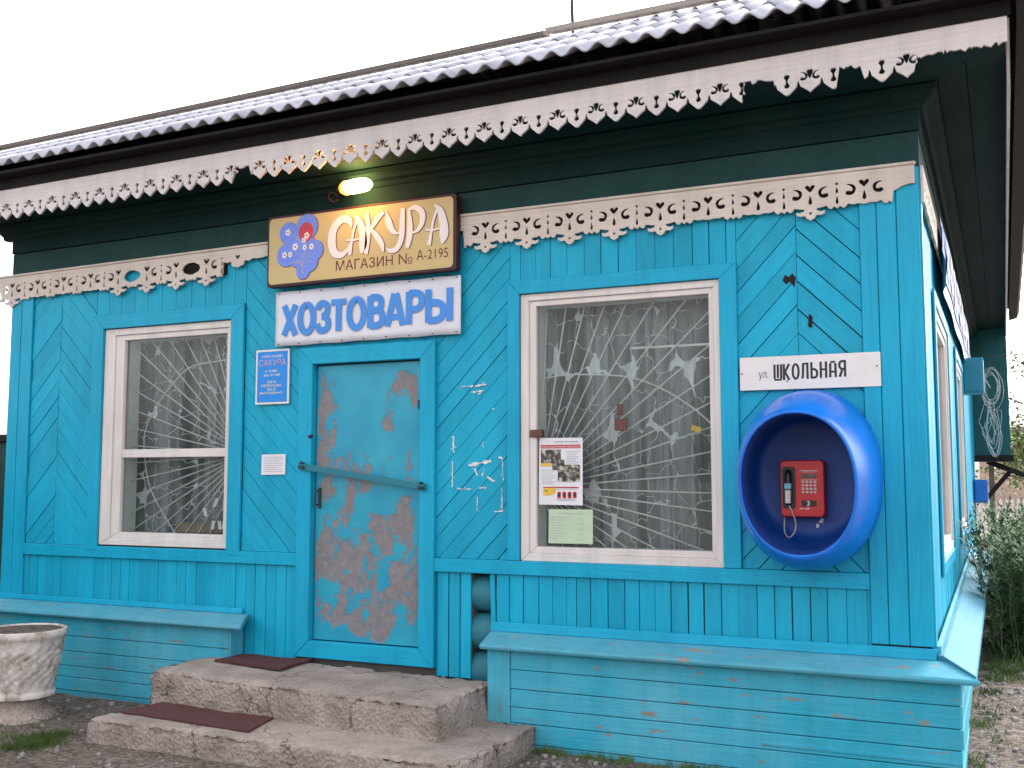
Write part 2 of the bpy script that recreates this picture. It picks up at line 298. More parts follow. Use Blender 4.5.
def door_mat():
    m, nt, N, L, P = new_mat("peeling_turquoise_door_paint")
    tc = N.new("ShaderNodeTexCoord"); at = N.new("ShaderNodeAttribute"); at.attribute_name = "peel"
    n = N.new("ShaderNodeTexNoise"); n.inputs["Scale"].default_value = 26; n.inputs["Detail"].default_value = 8; n.inputs["Roughness"].default_value = .7
    L.new(tc.outputs["Object"], n.inputs["Vector"])
    s = N.new("ShaderNodeMath"); s.operation = 'MULTIPLY_ADD'; s.inputs[1].default_value = 1.1; s.inputs[2].default_value = -.55; L.new(n.outputs["Fac"], s.inputs[0])
    a = N.new("ShaderNodeMath"); a.operation = 'ADD'; L.new(at.outputs["Fac"], a.inputs[0]); L.new(s.outputs[0], a.inputs[1])
    r = ramp(N, (0, 0, 0, 1), (1, 1, 1, 1), .44, .57); L.new(a.outputs[0], r.inputs[0])
    n2 = N.new("ShaderNodeTexNoise"); n2.inputs["Scale"].default_value = 5; n2.inputs["Detail"].default_value = 8
    L.new(tc.outputs["Object"], n2.inputs["Vector"])
    pc = ramp(N, (.006, .25, .40, 1), (.015, .33, .44, 1), .3, .7); L.new(n2.outputs["Fac"], pc.inputs[0])
    mc = ramp(N, (.150, .136, .142, 1), (.245, .222, .23, 1), .3, .7); L.new(n.outputs["Fac"], mc.inputs[0])
    mx = N.new("ShaderNodeMix"); mx.data_type = 'RGBA'; L.new(r.outputs[0], mx.inputs[0]); L.new(pc.outputs[0], mx.inputs[6]); L.new(mc.outputs[0], mx.inputs[7])
    L.new(mx.outputs[2], P.inputs["Base Color"])
    rr = N.new("ShaderNodeMapRange"); rr.inputs[3].default_value = .42; rr.inputs[4].default_value = .7; L.new(r.outputs[0], rr.inputs[0]); L.new(rr.outputs[0], P.inputs["Roughness"])
    b = N.new("ShaderNodeBump"); b.invert = True; b.inputs["Strength"].default_value = .7; b.inputs["Distance"].default_value = .003
    L.new(r.outputs[0], b.inputs["Height"]); L.new(b.outputs[0], P.inputs["Normal"])
    return m
M['door'] = door_mat()

def photo_print_mat():
    m, nt, N, L, P = new_mat("printed_photo")
    tc = N.new("ShaderNodeTexCoord")
    n = N.new("ShaderNodeTexNoise"); n.inputs["Scale"].default_value = 38; n.inputs["Detail"].default_value = 3
    L.new(tc.outputs["Object"], n.inputs["Vector"])
    r = ramp(N, (.03, .025, .03, 1), (.55, .48, .42, 1), .42, .66); e = r.color_ramp.elements.new(.55); e.color = (.16, .15, .11, 1)
    L.new(n.outputs["Fac"], r.inputs[0]); L.new(r.outputs[0], P.inputs["Base Color"]); P.inputs["Roughness"].default_value = .7
    return m
M['photo'] = photo_print_mat()

def emit_mat(name, col, strength):
    m, nt, N, L, P = new_mat(name)
    P.inputs["Base Color"].default_value = col; P.inputs["Emission Color"].default_value = col; P.inputs["Emission Strength"].default_value = strength
    return m
M['bulb'] = emit_mat("lit_warm_bulb", (1, .62, .20, 1), 7)
M['bulb_neck'] = emit_mat("lit_orange_bulb_neck", (1, .30, .03, 1), .7)

# ------------------------------------------------------------------ mesh helpers
class Fr:
    """frame on a wall: u along it, w up, n outwards"""
    def __init__(s, o, u, w, n): s.o, s.u, s.w, s.n = Vector(o), Vector(u), Vector(w), Vector(n)
    def __call__(s, u, w, n=0.): return s.o + s.u * u + s.w * w + s.n * n
XR = -0.36
FRONT = Fr((0, 0, 0), (1, 0, 0), (0, 0, 1), (0, -1, 0))
SIDE = Fr((XR, 0, 0), (0, 1, 0), (0, 0, 1), (1, 0, 0))
RNG = random.Random(7)

class MB:
    def __init__(s): s.bm = bmesh.new(); s.uv = s.bm.loops.layers.uv.new("UVMap")
    def _uv(s, faces, d, c, off):
        for f in faces:
            for l in f.loops: l[s.uv].uv = (l.vert.co.dot(d) + off, l.vert.co.dot(c) + off * .37)
    def slab(s, pts, n, th, d=None):
        """front polygon pts, extruded backwards by th along -n; d = board direction"""
        n = Vector(n); pts = [Vector(p) for p in pts]
        a = [s.bm.verts.new(p) for p in pts]; b = [s.bm.verts.new(p - n * th) for p in pts]
        k = len(pts); fs = [s.bm.faces.new(a), s.bm.faces.new(b[::-1])]
        for i in range(k): fs.append(s.bm.faces.new((a[i], b[i], b[(i + 1) % k], a[(i + 1) % k])))
        d = Vector(d) if d is not None else (pts[1] - pts[0]).normalized()
        c = n.cross(d)
        s._uv(fs, d, c + n * .3, RNG.uniform(0, 40)); return fs
    def box(s, F, u0, u1, w0, w1, n0, n1, d=None):
        """n0 back, n1 front"""
        if d is None: d = F.u if (u1 - u0) >= (w1 - w0) else F.w
        return s.slab([F(u0, w0, n1), F(u1, w0, n1), F(u1, w1, n1), F(u0, w1, n1)], F.n, n1 - n0, d)
    def poly(s, F, pts, n, th, d=None):
        return s.slab([F(u, w, n) for u, w in pts], F.n, th, d if d is not None else F.u)
    def tube(s, pts, r, seg=8, caps=True):
        pts = [Vector(p) for p in pts]; rings = []
        rs = r if isinstance(r, (list, tuple)) else [r] * len(pts)
        t0 = (pts[1] - pts[0]).normalized()
        x = t0.orthogonal().normalized()
        for i, p in enumerate(pts):
            t = ((pts[min(i + 1, len(pts) - 1)] - pts[max(i - 1, 0)])).normalized()
            x = (x - t * x.dot(t)).normalized(); y = t.cross(x)
            rings.append([s.bm.verts.new(p + (x * math.cos(2 * math.pi * k / seg) + y * math.sin(2 * math.pi * k / seg)) * rs[i]) for k in range(seg)])
        off = RNG.uniform(0, 40); ln = 0
        for i in range(len(rings) - 1):
            dl = (pts[i + 1] - pts[i]).length
            for k in range(seg):
                f = s.bm.faces.new((rings[i][k], rings[i][(k + 1) % seg], rings[i + 1][(k + 1) % seg], rings[i + 1][k]))
                for l, (uu, vv) in zip(f.loops, ((ln, k), (ln, k + 1), (ln + dl, k + 1), (ln + dl, k))):
                    l[s.uv].uv = (uu + off, vv * r_(rs[i]) / seg + off)
            ln += dl
        if caps:
            s.bm.faces.new(rings[0][::-1]); s.bm.faces.new(rings[-1])
    def loft(s, rings, close_u=True, cap0=False, cap1=False):
        vr = [[s.bm.verts.new(p) for p in r] for r in rings]; k = len(rings[0])
        for i in range(len(vr) - 1):
            for j in range(k if close_u else k - 1):
                s.bm.faces.new((vr[i][j], vr[i][(j + 1) % k], vr[i + 1][(j + 1) % k], vr[i + 1][j]))
        if cap0: s.bm.faces.new(vr[0][::-1])
        if cap1: s.bm.faces.new(vr[-1])
    def add_mesh(s, me, mat4):
        tmp = bmesh.new(); tmp.from_mesh(me); bmesh.ops.transform(tmp, matrix=mat4, verts=tmp.verts)
        mp = {v: s.bm.verts.new(v.co) for v in tmp.verts}
        off = RNG.uniform(0, 40)
        for f in tmp.faces:
            try: nf = s.bm.faces.new([mp[v] for v in f.verts])
            except ValueError: continue
            for l in nf.loops: l[s.uv].uv = (l.vert.co.x + l.vert.co.y + off, l.vert.co.z + off)
        tmp.free()
    def build(s, name, mat, parent=None, smooth=False, bevel=0, normals=True):
        if normals: bmesh.ops.recalc_face_normals(s.bm, faces=s.bm.faces)
        root = parent
        o0 = Vector((0, 0, 0))
        if parent is not None:
            while root.parent: root = root.parent
            o0 = root.location.copy()
            bmesh.ops.translate(s.bm, vec=-o0, verts=s.bm.verts)
        me = bpy.data.meshes.new(name); s.bm.to_mesh(me); s.bm.free()
        if smooth:
            for p in me.polygons: p.use_smooth = True
        me.materials.append(mat)
        if mat is M['clad']: me.materials.append(M['nail'])
        o = bpy.data.objects.new(name, me); COL.objects.link(o)
        if parent is not None: o.parent = parent
        if bevel:
            bv = o.modifiers.new("bevel", 'BEVEL'); bv.width = bevel; bv.segments = 1; bv.limit_method = 'ANGLE'; bv.angle_limit = rad(40)
        return o
def r_(r): return 2 * math.pi * r

def rebase(o, loc):
    """move a top-level mesh's origin to its base"""
    loc = Vector(loc); o.data.transform(Matrix.Translation(-loc)); o.location = loc; return o
def empty(name, loc): 
    o = bpy.data.objects.new(name, None); COL.objects.link(o); o.location = loc; o.empty_display_size = .1; return o
def tag(o, label, cat, group=None, kind=None):
    if label: o["label"] = label
    if cat: o["category"] = cat
    if group: o["group"] = group
    if kind: o["kind"] = kind
    return o

def clip(poly, axis, val, keep_greater):
    out = []
    for i in range(len(poly)):
        a, b = poly[i], poly[(i + 1) % len(poly)]
        ia = (a[axis] >= val) == keep_greater; ib = (b[axis] >= val) == keep_greater
        if ia: out.append(a)
        if ia != ib:
            t = (val - a[axis]) / (b[axis] - a[axis]); out.append((a[0] + (b[0] - a[0]) * t, a[1] + (b[1] - a[1]) * t))
    return out
def planks(mb, F, u0, u1, w0, w1, ang, width, n=0., th=.02, seed=1, gap=.003, jit=.0025):
    rng = random.Random(seed); a = rad(ang); dx, dy = math.cos(a), math.sin(a); px, py = -dy, dx
    cs = [u * px + w * py for u in (u0, u1) for w in (w0, w1)]; ds = [u * dx + w * dy for u in (u0, u1) for w in (w0, w1)]
    t = min(cs) - rng.uniform(0, width)
    while t < max(cs):
        wd = width * rng.uniform(.9, 1.1); g = gap * rng.choice((.35, .5, 1., 1.3, 1.6))
        q = [(dx * d + px * c, dy * d + py * c) for d, c in ((min(ds) - .1, t + g / 2), (max(ds) + .1, t + g / 2 + rng.uniform(-.002, .002)), (max(ds) + .1, t + wd - g / 2), (min(ds) - .1, t + wd - g / 2))]
        for ax, v, kg in ((0, u0 + .001, True), (0, u1 - .001, False), (1, w0 + .001, True), (1, w1 - .001, False)):
            if q: q = clip(q, ax, v, kg)
        if len(q) >= 3:
            A = abs(sum(q[i][0] * q[(i + 1) % len(q)][1] - q[(i + 1) % len(q)][0] * q[i][1] for i in range(len(q)))) / 2
            if A > 4e-4:
                dn = rng.uniform(-jit, jit)
                mb.slab([F(u, w, n + dn) for u, w in q], F.n, th, F.u * dx + F.w * dy)
                L_ = sorted((p for p in q), key=lambda p: p[0] * dx + p[1] * dy)
                for e_, o_ in ((L_[0], L_[1]), (L_[-1], L_[-2])):
                    k_ = .022 if e_ is L_[0] else -.022
                    nu_, nw_ = (e_[0] + o_[0]) / 2 + dx * k_ * 1.4 + rng.uniform(-.012, .012), (e_[1] + o_[1]) / 2 + dy * k_ * 1.4 + rng.uniform(-.012, .012)
                    if u0 + .01 < nu_ < u1 - .01 and w0 + .01 < nw_ < w1 - .01 and rng.random() < .8:
                        for f in mb.poly(F, [(nu_ + .0042 * math.cos(1.047 * h), nw_ + .0042 * math.sin(1.047 * h)) for h in range(6)], n + dn + .001, .003): f.material_index = 1
        t += wd
def mitre_frame(mb, F, o, i, n0, n1, sides="LTRB"):
    """o, i = (u0, u1, w0, w1) outer and inner rectangle"""
    P = {'T': [(o[0], o[3]), (i[0], i[3]), (i[1], i[3]), (o[1], o[3])], 'B': [(o[0], o[2]), (o[1], o[2]), (i[1], i[2]), (i[0], i[2])],
         'L': [(o[0], o[2]), (i[0], i[2]), (i[0], i[3]), (o[0], o[3])], 'R': [(o[1], o[2]), (o[1], o[3]), (i[1], i[3]), (i[1], i[2])]}
    for s in sides:
        mb.poly(F, P[s], n1 + {'T': .0, 'B': -.0008, 'L': .0012, 'R': .0018}[s], n1 - n0, F.u if s in 'TB' else F.w)

def text_mesh(s, bold=0.0, res=3):
    c = bpy.data.curves.new("txt", 'FONT'); c.body = s; c.offset = bold; c.resolution_u = res; c.fill_mode = 'FRONT'
    o = bpy.data.objects.new("txt", c); COL.objects.link(o)
    bpy.context.view_layer.update(); dg = bpy.context.evaluated_depsgraph_get()
    me = bpy.data.meshes.new_from_object(o.evaluated_get(dg)); bpy.data.objects.remove(o); bpy.data.curves.remove(c); return me
def put_text(mb, F, s, u0, u1, w0, w1, n, bold=0.0, shear=0.):
    """text stretched into the rectangle u0..u1, w0..w1 on frame F at height n, drawn as a thin sheet"""
    me = text_mesh(s, bold); xs = [v.co.x for v in me.vertices]; ys = [v.co.y for v in me.vertices]
    if not xs: return
    x0, x1, y0, y1 = min(xs), max(xs), min(ys), max(ys)
    for v in me.vertices:
        u = u0 + (v.co.x - x0) / (x1 - x0) * (u1 - u0); w = w0 + (v.co.y - y0) / (y1 - y0) * (w1 - w0)
        v.co = F(u, w + shear * (u - u0), n)
    mb.add_mesh(me, Matrix.Identity(4)); bpy.data.meshes.remove(me)
def disc(mb, F, cu, cw, ru, rw, n, k=20, th=.001):
    mb.poly(F, [(cu + ru * math.cos(2 * math.pi * i / k), cw + rw * math.sin(2 * math.pi * i / k)) for i in range(k)], n, th)
def brush(mb, F, pts, n, th=.0008):
    """tapered brush stroke through (u, w, width) points, as one thin polygon strip"""
    L_, R_ = [], []
    for i, (u, w, h) in enumerate(pts):
        a = pts[max(i - 1, 0)]; b = pts[min(i + 1, len(pts) - 1)]
        d = Vector((b[0] - a[0], b[1] - a[1])).normalized(); q = Vector((-d.y, d.x)) * h / 2
        L_.append(F(u + q.x, w + q.y, n)); R_.append(F(u - q.x, w - q.y, n))
    vl = [mb.bm.verts.new(p) for p in L_]; vr = [mb.bm.verts.new(p) for p in R_]
    for i in range(len(pts) - 1): mb.bm.faces.new((vl[i], vr[i], vr[i + 1], vl[i + 1]))
def smooth_pts(pts, k=5):
    """Catmull-Rom through tuples"""
    out = []
    for i in range(len(pts) - 1):
        p0, p1, p2, p3 = pts[max(i - 1, 0)], pts[i], pts[i + 1], pts[min(i + 2, len(pts) - 1)]
        for j in range(k):
            t = j / k
            out.append(tuple(.5 * (2 * b + (c - a) * t + (2 * a - 5 * b + 4 * c - d) * t * t + (3 * b - a - 3 * c + d) * t ** 3) for a, b, c, d in zip(p0, p1, p2, p3)))
    out.append(tuple(pts[-1])); return out

# ------------------------------------------------------------------ ground
def sst(a, b, x):
    t = min(1, max(0, (x - a) / (b - a))); return t * t * (3 - 2 * t)
def gz(x, y):
    z = -.385 + .235 * sst(-1.6, -.1, x) * sst(-.6, 2.0, y)
    r = max(abs(x + 2), abs(y - 1))
    if r < 14: z += .018 * noise.noise(Vector((x * 1.3, y * 1.3, 0))) + .010 * noise.noise(Vector((x * 5, y * 5, 3)))
    return z
def axis_pts(c, fine, step, far):
    p = [c - fine + i * step for i in range(int(2 * fine / step) + 1)]; s = step; hi = p[-1]; lo = p[0]
    while hi < far: s *= 1.35; hi += s; lo -= s; p.append(hi); p.insert(0, lo)
    return p
xs, ys = axis_pts(-2.6, 5, .08, 400), axis_pts(0.2, 4, .08, 400)
g = MB(); gv = [[g.bm.verts.new((x, y, gz(x, y))) for x in xs] for y in ys]
for j in range(len(ys) - 1):
    for i in range(len(xs) - 1): g.bm.faces.new((gv[j][i], gv[j][i + 1], gv[j + 1][i + 1], gv[j + 1][i]))
tag(g.build("ground", M['ground'], smooth=True), None, None, kind="structure")

# ------------------------------------------------------------------ the shop building
XL, DEP = -7.18, 9.5
shop = empty("shop_building", (-3.8, 0, -.38))
tag(shop, "turquoise plank-clad wooden shop with white carved lace trim under dark eaves", "building")
WR = (-2.70, -1.444, .69, 2.336); WL = (-6.178, -4.96, .70, 2.322)      # front windows
S1 = (1.05, 2.65, .68, 2.28); S2 = (4.2, 5.8, .70, 2.28)                   # side windows
DOOR = (-4.245, -3.407, .115, 1.968)
GAP = (-3.045, -2.895, -.30, .60)

def holed_wall(mb, F, us, ws, holes, n0, n1):
    for i in range(len(us) - 1):
        for j in range(len(ws) - 1):
            cu, cw = (us[i] + us[i + 1]) / 2, (ws[j] + ws[j + 1]) / 2
            if any(h[0] < cu < h[1] and h[2] < cw < h[3] for h in holes): continue
            mb.box(F, us[i], us[i + 1], ws[j], ws[j + 1], n0, n1)
b = MB()
holes = [WR, WL, DOOR, GAP]
holed_wall(b, FRONT, sorted({XL + .02, XR - .03} | {h[k] for h in holes for k in (0, 1)}), sorted({-.5, 3.25} | {h[k] for h in holes for k in (2, 3)}), holes, -.14, -.025)
holes = [S1, S2]
holed_wall(b, SIDE, sorted({.15, DEP - .03} | {h[k] for h in holes for k in (0, 1)}), sorted({-.5, 3.2} | {h[k] for h in holes for k in (2, 3)}), holes, -.14, -.025)
b.box(Fr((XL, 0, 0), (0, -1, 0), (0, 0, 1), (-1, 0, 0)), -DEP + .03, -.15, -.5, 3.2, -.14, -.025)
b.box(Fr((0, DEP, 0), (-1, 0, 0), (0, 0, 1), (0, 1, 0)), -XR + .03, -XL - .03, -.5, 3.2, -.14, -.025)
b.box(FRONT, XL + .2, XR - .2, 3.0, 3.05, -DEP + .2, -.16)
b.box(FRONT, XL + .2, XR - .2, -.1, -.05, -DEP + .2, -.16)
b.box(FRONT, XL + .2, XR - .2, -.05, 3.0, -1.9, -1.85)
b.box(FRONT, -3.6, -3.5, -.05, 3.0, -1.84, -.16)
b.build("inner_wall", M['interior'], shop)

for k in range(4):
    b = MB(); z = -.24 + k * .238
    b.tube([(-3.3, .125, z), (-2.6, .125, z)], .117, 18); b.build("log", M['log'], shop, smooth=True)

# front cladding
b = MB()
BT, BB = .69, .605
planks(b, FRONT, -6.95, -6.65, BT, 2.9, 46, .108, 0, .02, 11)
planks(b, FRONT, -6.65, -6.28, BT, 2.9, -46, .108, 0, .02, 12)
planks(b, FRONT, -6.28, -4.845, 2.425, 2.9, 90, .135, 0, .02, 13)
planks(b, FRONT, -4.845, -4.355, BT, 2.9, -46, .10, 0, .02, 14)
planks(b, FRONT, -4.355, -3.30, 2.08, 2.9, -46, .10, 0, .02, 15)
planks(b, FRONT, -3.30, -2.775, BT, 2.9, 46, .098, 0, .02, 16)
planks(b, FRONT, -2.775, -1.345, 2.415, 2.9, 90, .105, 0, .02, 17)
planks(b, FRONT, -1.345, -1.007, BT, 2.9, 47, .102, 0, .02, 18, gap=.004)
planks(b, FRONT, -1.007, -.665, BT, 2.9, -45, .102, 0, .02, 19, gap=.004)
planks(b, FRONT, -6.95, -4.355, -.1, BB, 90, .088, 0, .02, 20)
planks(b, FRONT, -3.29, -3.045, -.045, BB, 90, .085, 0, .02, 21, gap=.006)
b.slab([FRONT(-2.898, .18, .002), FRONT(-2.868, .18, .002), FRONT(-2.880, BB, .002), FRONT(-2.912, BB, .002)], FRONT.n, .02, FRONT.w)
planks(b, FRONT, -2.865, -2.40, .18, BB, 90, .093, 0, .02, 22, gap=.004)
planks(b, FRONT, -2.40, -.665, .18, BB, 90, .098, 0, .02, 23, gap=.005)
b.build("plank_cladding", M['clad'], shop, bevel=.0015)
# side cladding
b = MB()
for u0, u1, w0, w1 in ((.11, 1.0, .3, 2.9), (1.0, 2.7, .3, .66), (1.0, 2.7, 2.3, 2.9), (2.7, 4.15, .3, 2.9), (4.15, 5.85, .3, .68), (4.15, 5.85, 2.3, 2.9), (5.85, DEP, .3, 2.9)):
    planks(b, SIDE, u0, u1, w0, w1, 90, .12, -.004, .02, int(u0 * 100 + w0 * 7))
b.build("side_cladding", M['clad'], shop, bevel=.0015)
b = MB()
LEFT = Fr((XL, 0, 0), (0, -1, 0), (0, 0, 1), (-1, 0, 0))
planks(b, LEFT, -DEP, 0, -.4, 2.9, 90, .14, -.004, .02, 77)
b.build("side_cladding", M['clad'], shop, bevel=.0015)

# corner boards, belts, casings
def board(name, F, u0, u1, w0, w1, n1, th=.022, mat='board', bev=.003, n0=None):
    m = MB(); m.box(F, u0, u1, w0, w1, n1 - th, n1); return m.build(name, M[mat], shop, bevel=bev)
for u0, u1, n in ((-.663, -.577, .006), (-.574, -.474, .004), (-.471, -.357, .007)):
    board("corner_board", FRONT, u0, u1, .325, 2.862, n + .014)
board("corner_board", SIDE, .005, .11, .31, 2.862, .014)
board("corner_board", FRONT, -7.185, -7.075, -.3, 2.79, .02)
board("corner_board", FRONT, -7.072, -6.952, .2, 2.79, .017)
board("corner_board", SIDE, DEP - .1, DEP, .3, 2.9, .014)
board("belt_board", FRONT, -6.95, -4.358, BB, BT, .024)
board("belt_board", FRONT, -3.296, -.665, BB, BT, .024)
def casing(F, o, i, sides, n=.024):
    m = MB(); mitre_frame(m, F, o, i, .001, n, sides); return m.build("window_casing", M['board'], shop, bevel=.003)
casing(FRONT, (-2.783, -1.342, BT + .002, 2.425), (-2.702, -1.442, BT + .002, 2.338), "LTR")
casing(FRONT, (-6.285, -4.845, BT - .03, 2.435), (-6.18, -4.958, BT - .03, 2.326), "LTR", .0265)
casing(SIDE, (.96, 2.74, .60, 2.36), (1.05, 2.65, .68, 2.28), "LTRB", .016)
casing(SIDE, (4.11, 5.89, .62, 2.36), (4.2, 5.8, .70, 2.28), "LTRB", .016)

# door
m = MB(); mitre_frame(m, FRONT, (-4.362, -3.294, .005, 2.082), (-4.247, -3.405, .115, 1.968), -.05, .03, "LTRB"); m.build("door_frame", M['board'], shop, bevel=.004)
def door_panel():
    u0, u1, w0, w1 = -4.238, -3.411, .122, 1.958
    bm = bmesh.new(); step = .0075; nu, nw = int((u1 - u0) / step), int((w1 - w0) / step)
    lay = bm.verts.layers.float.new("peel")
    # bare patches: (px across 0..1, down 0..1, half width, half height, strength)
    B = [(.06, .16, .045, .15, .72), (.17, .13, .06, .11, .68), (.16, .17, .04, .09, .6), (.75, .10, .05, .03, .55), (.60, .05, .04, .03, .5), (.93, .13, .03, .05, .6), (.68, .215, .05, .03, .62), (.06, .26, .04, .04, .55), (.15, .23, .03, .06, .5), (.85, .07, .10, .055, .62), (.74, .20, .09, .05, .5), (.66, .13, .04, .05, .42), (.88, .17, .04, .05, .36),
         (.72, .205, .06, .03, .55), (.05, .30, .04, .05, .42), (.30, .34, .35, .05, .26), (.88, .36, .04, .10, .55), (.55, .37, .3, .06, .26), (.20, .43, .20, .06, .60), (.45, .44, .22, .035, .46), (.30, .47, .08, .07, .5),
         (.08, .66, .075, .17, .56), (.06, .85, .05, .08, .5), (.16, .75, .11, .08, .52), (.24, .60, .07, .10, .52), (.31, .52, .05, .07, .5), (.88, .55, .07, .07, .6), (.52, .60, .10, .08, .34), (.78, .68, .19, .15, .62), (.42, .75, .24, .14, .70), (.62, .80, .34, .12, .72),
         (.80, .83, .18, .10, .66), (.36, .84, .09, .09, .5), (.20, .88, .07, .08, .48), (.55, .95, .16, .055, .60), (.75, .61, .08, .08, .48), (.30, .68, .12, .08, .45)]
    vs_ = []
    for j in range(nw + 1):
        row = []
        for i in range(nu + 1):
            a, c = i / nu, j / nw; d = 1 - c
            v = 0.
            for (bx, by, hx, hy, s) in B:
                e = ((a - bx) / hx) ** 2 + ((d - by) / hy) ** 2
                if e < 6: v += s * math.exp(-e * .8)
            p = Vector((a * .85, d * 1.85, 0))
            v = min(v * .87, .62) * (.98 + .8 * noise.fractal(Vector((p.x * 8, p.y * 4.2, 0)), 1.0, 2.0, 5)) + .12 * noise.fractal(p * 16 + Vector((5, 5, 0)), 1, 2, 3)
            vt = bm.verts.new(FRONT(u0 + a * (u1 - u0), w0 + c * (w1 - w0), -.022 + .002 * noise.noise(p * 3))); vt[lay] = v
            row.append(vt)
        vs_.append(row)
    for j in range(nw):
        for i in range(nu): bm.faces.new((vs_[j][i], vs_[j][i + 1], vs_[j + 1][i + 1], vs_[j + 1][i]))
    mb = MB(); mb.bm.free(); mb.bm = bm
    # edges folded back so the leaf has thickness
    e = [ed for ed in bm.edges if ed.is_boundary]
    r = bmesh.ops.extrude_edge_only(bm, edges=e)
    bmesh.ops.translate(bm, vec=(0, .04, 0), verts=[x for x in r['geom'] if isinstance(x, bmesh.types.BMVert)])
    return mb.build("door", M['door'], shop, smooth=False)
door = door_panel()
m = MB()
m.tube([FRONT(-4.203, 1.11, .0), FRONT(-4.203, 1.105, .03), FRONT(-4.203, 1.02, .032), FRONT(-4.203, 1.015, .0)], .007, 8)
m.box(FRONT, -4.215, -4.191, .99, 1.13, -.022, -.016); m.build("door_handle", M['steel_dark'], door)
m = MB(); m.slab([FRONT(-4.335, 1.255, .055), FRONT(-3.345, 1.115, .055), FRONT(-3.345, 1.158, .055), FRONT(-4.335, 1.298, .055)], FRONT.n, .014, (FRONT.u * .99 - FRONT.w * .14).normalized())
bar = m.build("locking_bar", M['bar_paint'], door, bevel=.002)
for (u, w) in ((-4.30, 1.275), (-3.372, 1.14)):
    m = MB(); m.tube([FRONT(u, w + .02, .02), FRONT(u, w + .022, .075), FRONT(u + .012, w + .03, .085), FRONT(u + .022, w + .015, .075)], .006, 7)
    m.tube([FRONT(u - .02, w - .005, .06), FRONT(u + .02, w - .01, .064)], .009, 7); m.build("hook", M['steel_dark'], bar)
m = MB(); m.tube([FRONT(-4.262, 1.475, .035), FRONT(-4.235, 1.48, .035)], .012, 8); m.build("hinge", M['steel_dark'], door); m = MB(); m.tube([FRONT(-3.425, 1.70, .0), FRONT(-3.425, 1.64, .0)], .010, 8); m.build("hinge", M['steel_dark'], door)
m = MB(); m.box(FRONT, -4.247, -3.405, 1.962, 1.968, -.12, -.03); m.build("door_gap", M['dark_wood'], shop)

# windows
def window(F, R, gl, rail=None, name="window"):
    """R outer frame rect, gl glass opening rect"""
    m = MB(); mid = tuple((a * .45 + b_ * .55) for a, b_ in zip(R, gl))
    mitre_frame(m, F, R, mid, -.10, .004, "LTRB"); fr = m.build(name, M['white_wood'], shop, bevel=.003)
    m = MB(); mitre_frame(m, F, mid, gl, -.055, -.008, "LTRB"); m.build("sash", M['white_wood'], fr, bevel=.003)
    if rail:
        m = MB(); m.box(F, gl[0], gl[1], rail[0], rail[1], -.052, -.014); m.build("glazing_bar", M['white_wood'], fr, bevel=.002)
    m = MB(); m.slab([F(gl[0] - .005, gl[2] - .005, -.035), F(gl[1] + .005, gl[2] - .005, -.035), F(gl[1] + .005, gl[3] + .005, -.035), F(gl[0] - .005, gl[3] + .005, -.035)], F.n, .003); m.build("pane", M['glass'], fr)
    # reveal boards and inner sash deep in the wall
    m = MB(); o = (R[0] + .052, R[1] - .052, R[2] + .052, R[3] - .052); i = (gl[0] - .003, gl[1] + .003, gl[2] - .003, gl[3] + .003)
    mitre_frame(m, F, o, i, -.175, -.056, "LTRB"); m.build("reveal", M['reveal'], fr)
    # lace curtain in folds
    m = MB(); k = 160; u0, u1 = R[0] - .05, R[1] + .05; cols = []
    for q in range(k + 1):
        t = q / k; u = u0 + (u1 - u0) * t
        n = -.235 + .026 * math.sin(u * 31 + 1.3 * math.sin(u * 7)) + .010 * math.sin(u * 83)
        cols.append((m.bm.verts.new(F(u, R[2] + .02, n)), m.bm.verts.new(F(u, R[3] + .05, n)), u * 1.12))
    for q in range(k):
        a, c = cols[q], cols[q + 1]; f = m.bm.faces.new((a[0], c[0], c[1], a[1]))
        for l, uvv in zip(f.loops, ((a[2], 0), (c[2], 0), (c[2], R[3] - R[2]), (a[2], R[3] - R[2]))): l[m.uv].uv = uvv
    m.build("curtain", M['curtain'], fr, smooth=True, normals=False)
    return fr
GR = (-2.60, -1.512, .778, 2.258); GL = (-5.99, -5.015, .795, 2.232)
fr_r = window(FRONT, WR, GR)
fr_l = window(FRONT, WL, GL, (1.348, 1.408))
fr_s1 = window(SIDE, S1, (1.15, 2.55, .78, 2.18)); fr_s2 = window(SIDE, S2, (4.3, 5.7, .80, 2.18))
# sunburst grilles
def grille(fr, c, angs, r0, rect, arc, n=-.12):
    m = MB(); i = (rect[0] - .01, rect[1] + .01, rect[2] - .01, rect[3] + .01)
    for a in angs:
        d = (math.cos(rad(a)), math.sin(rad(a))); t = 9.
        for k in (0, 1):
            if abs(d[k]) > 1e-6: 
                lim = (i[1] if d[0] > 0 else i[0]) if k == 0 else (i[3] if d[1] > 0 else i[2])
                t = min(t, (lim - c[k]) / d[k])
        if t > r0: m.tube([FRONT(c[0] + d[0] * r0, c[1] + d[1] * r0, n), FRONT(c[0] + d[0] * t, c[1] + d[1] * t, n)], .0049, 6)
    m.tube([FRONT(u, w, n + .008) for u, w in smooth_pts(arc, 6)], .0048, 6)
    m.build("grille", M['grille'], fr, smooth=True)
grille(fr_r, (-2.63, 1.135), [87, 80.5, 74.5, 68.5, 62.5, 56, 49.5, 43.5, 37.5, 31, 24.5, 18, 11, 4.5, -1.5, -7, -13, -19, -25.5, -32, -39, -46, -55, -66], .05, GR,
       [(-2.60, 1.815), (-2.45, 1.832), (-2.3, 1.829), (-2.05, 1.806), (-1.87, 1.745), (-1.69, 1.64), (-1.555, 1.53), (-1.50, 1.46)])
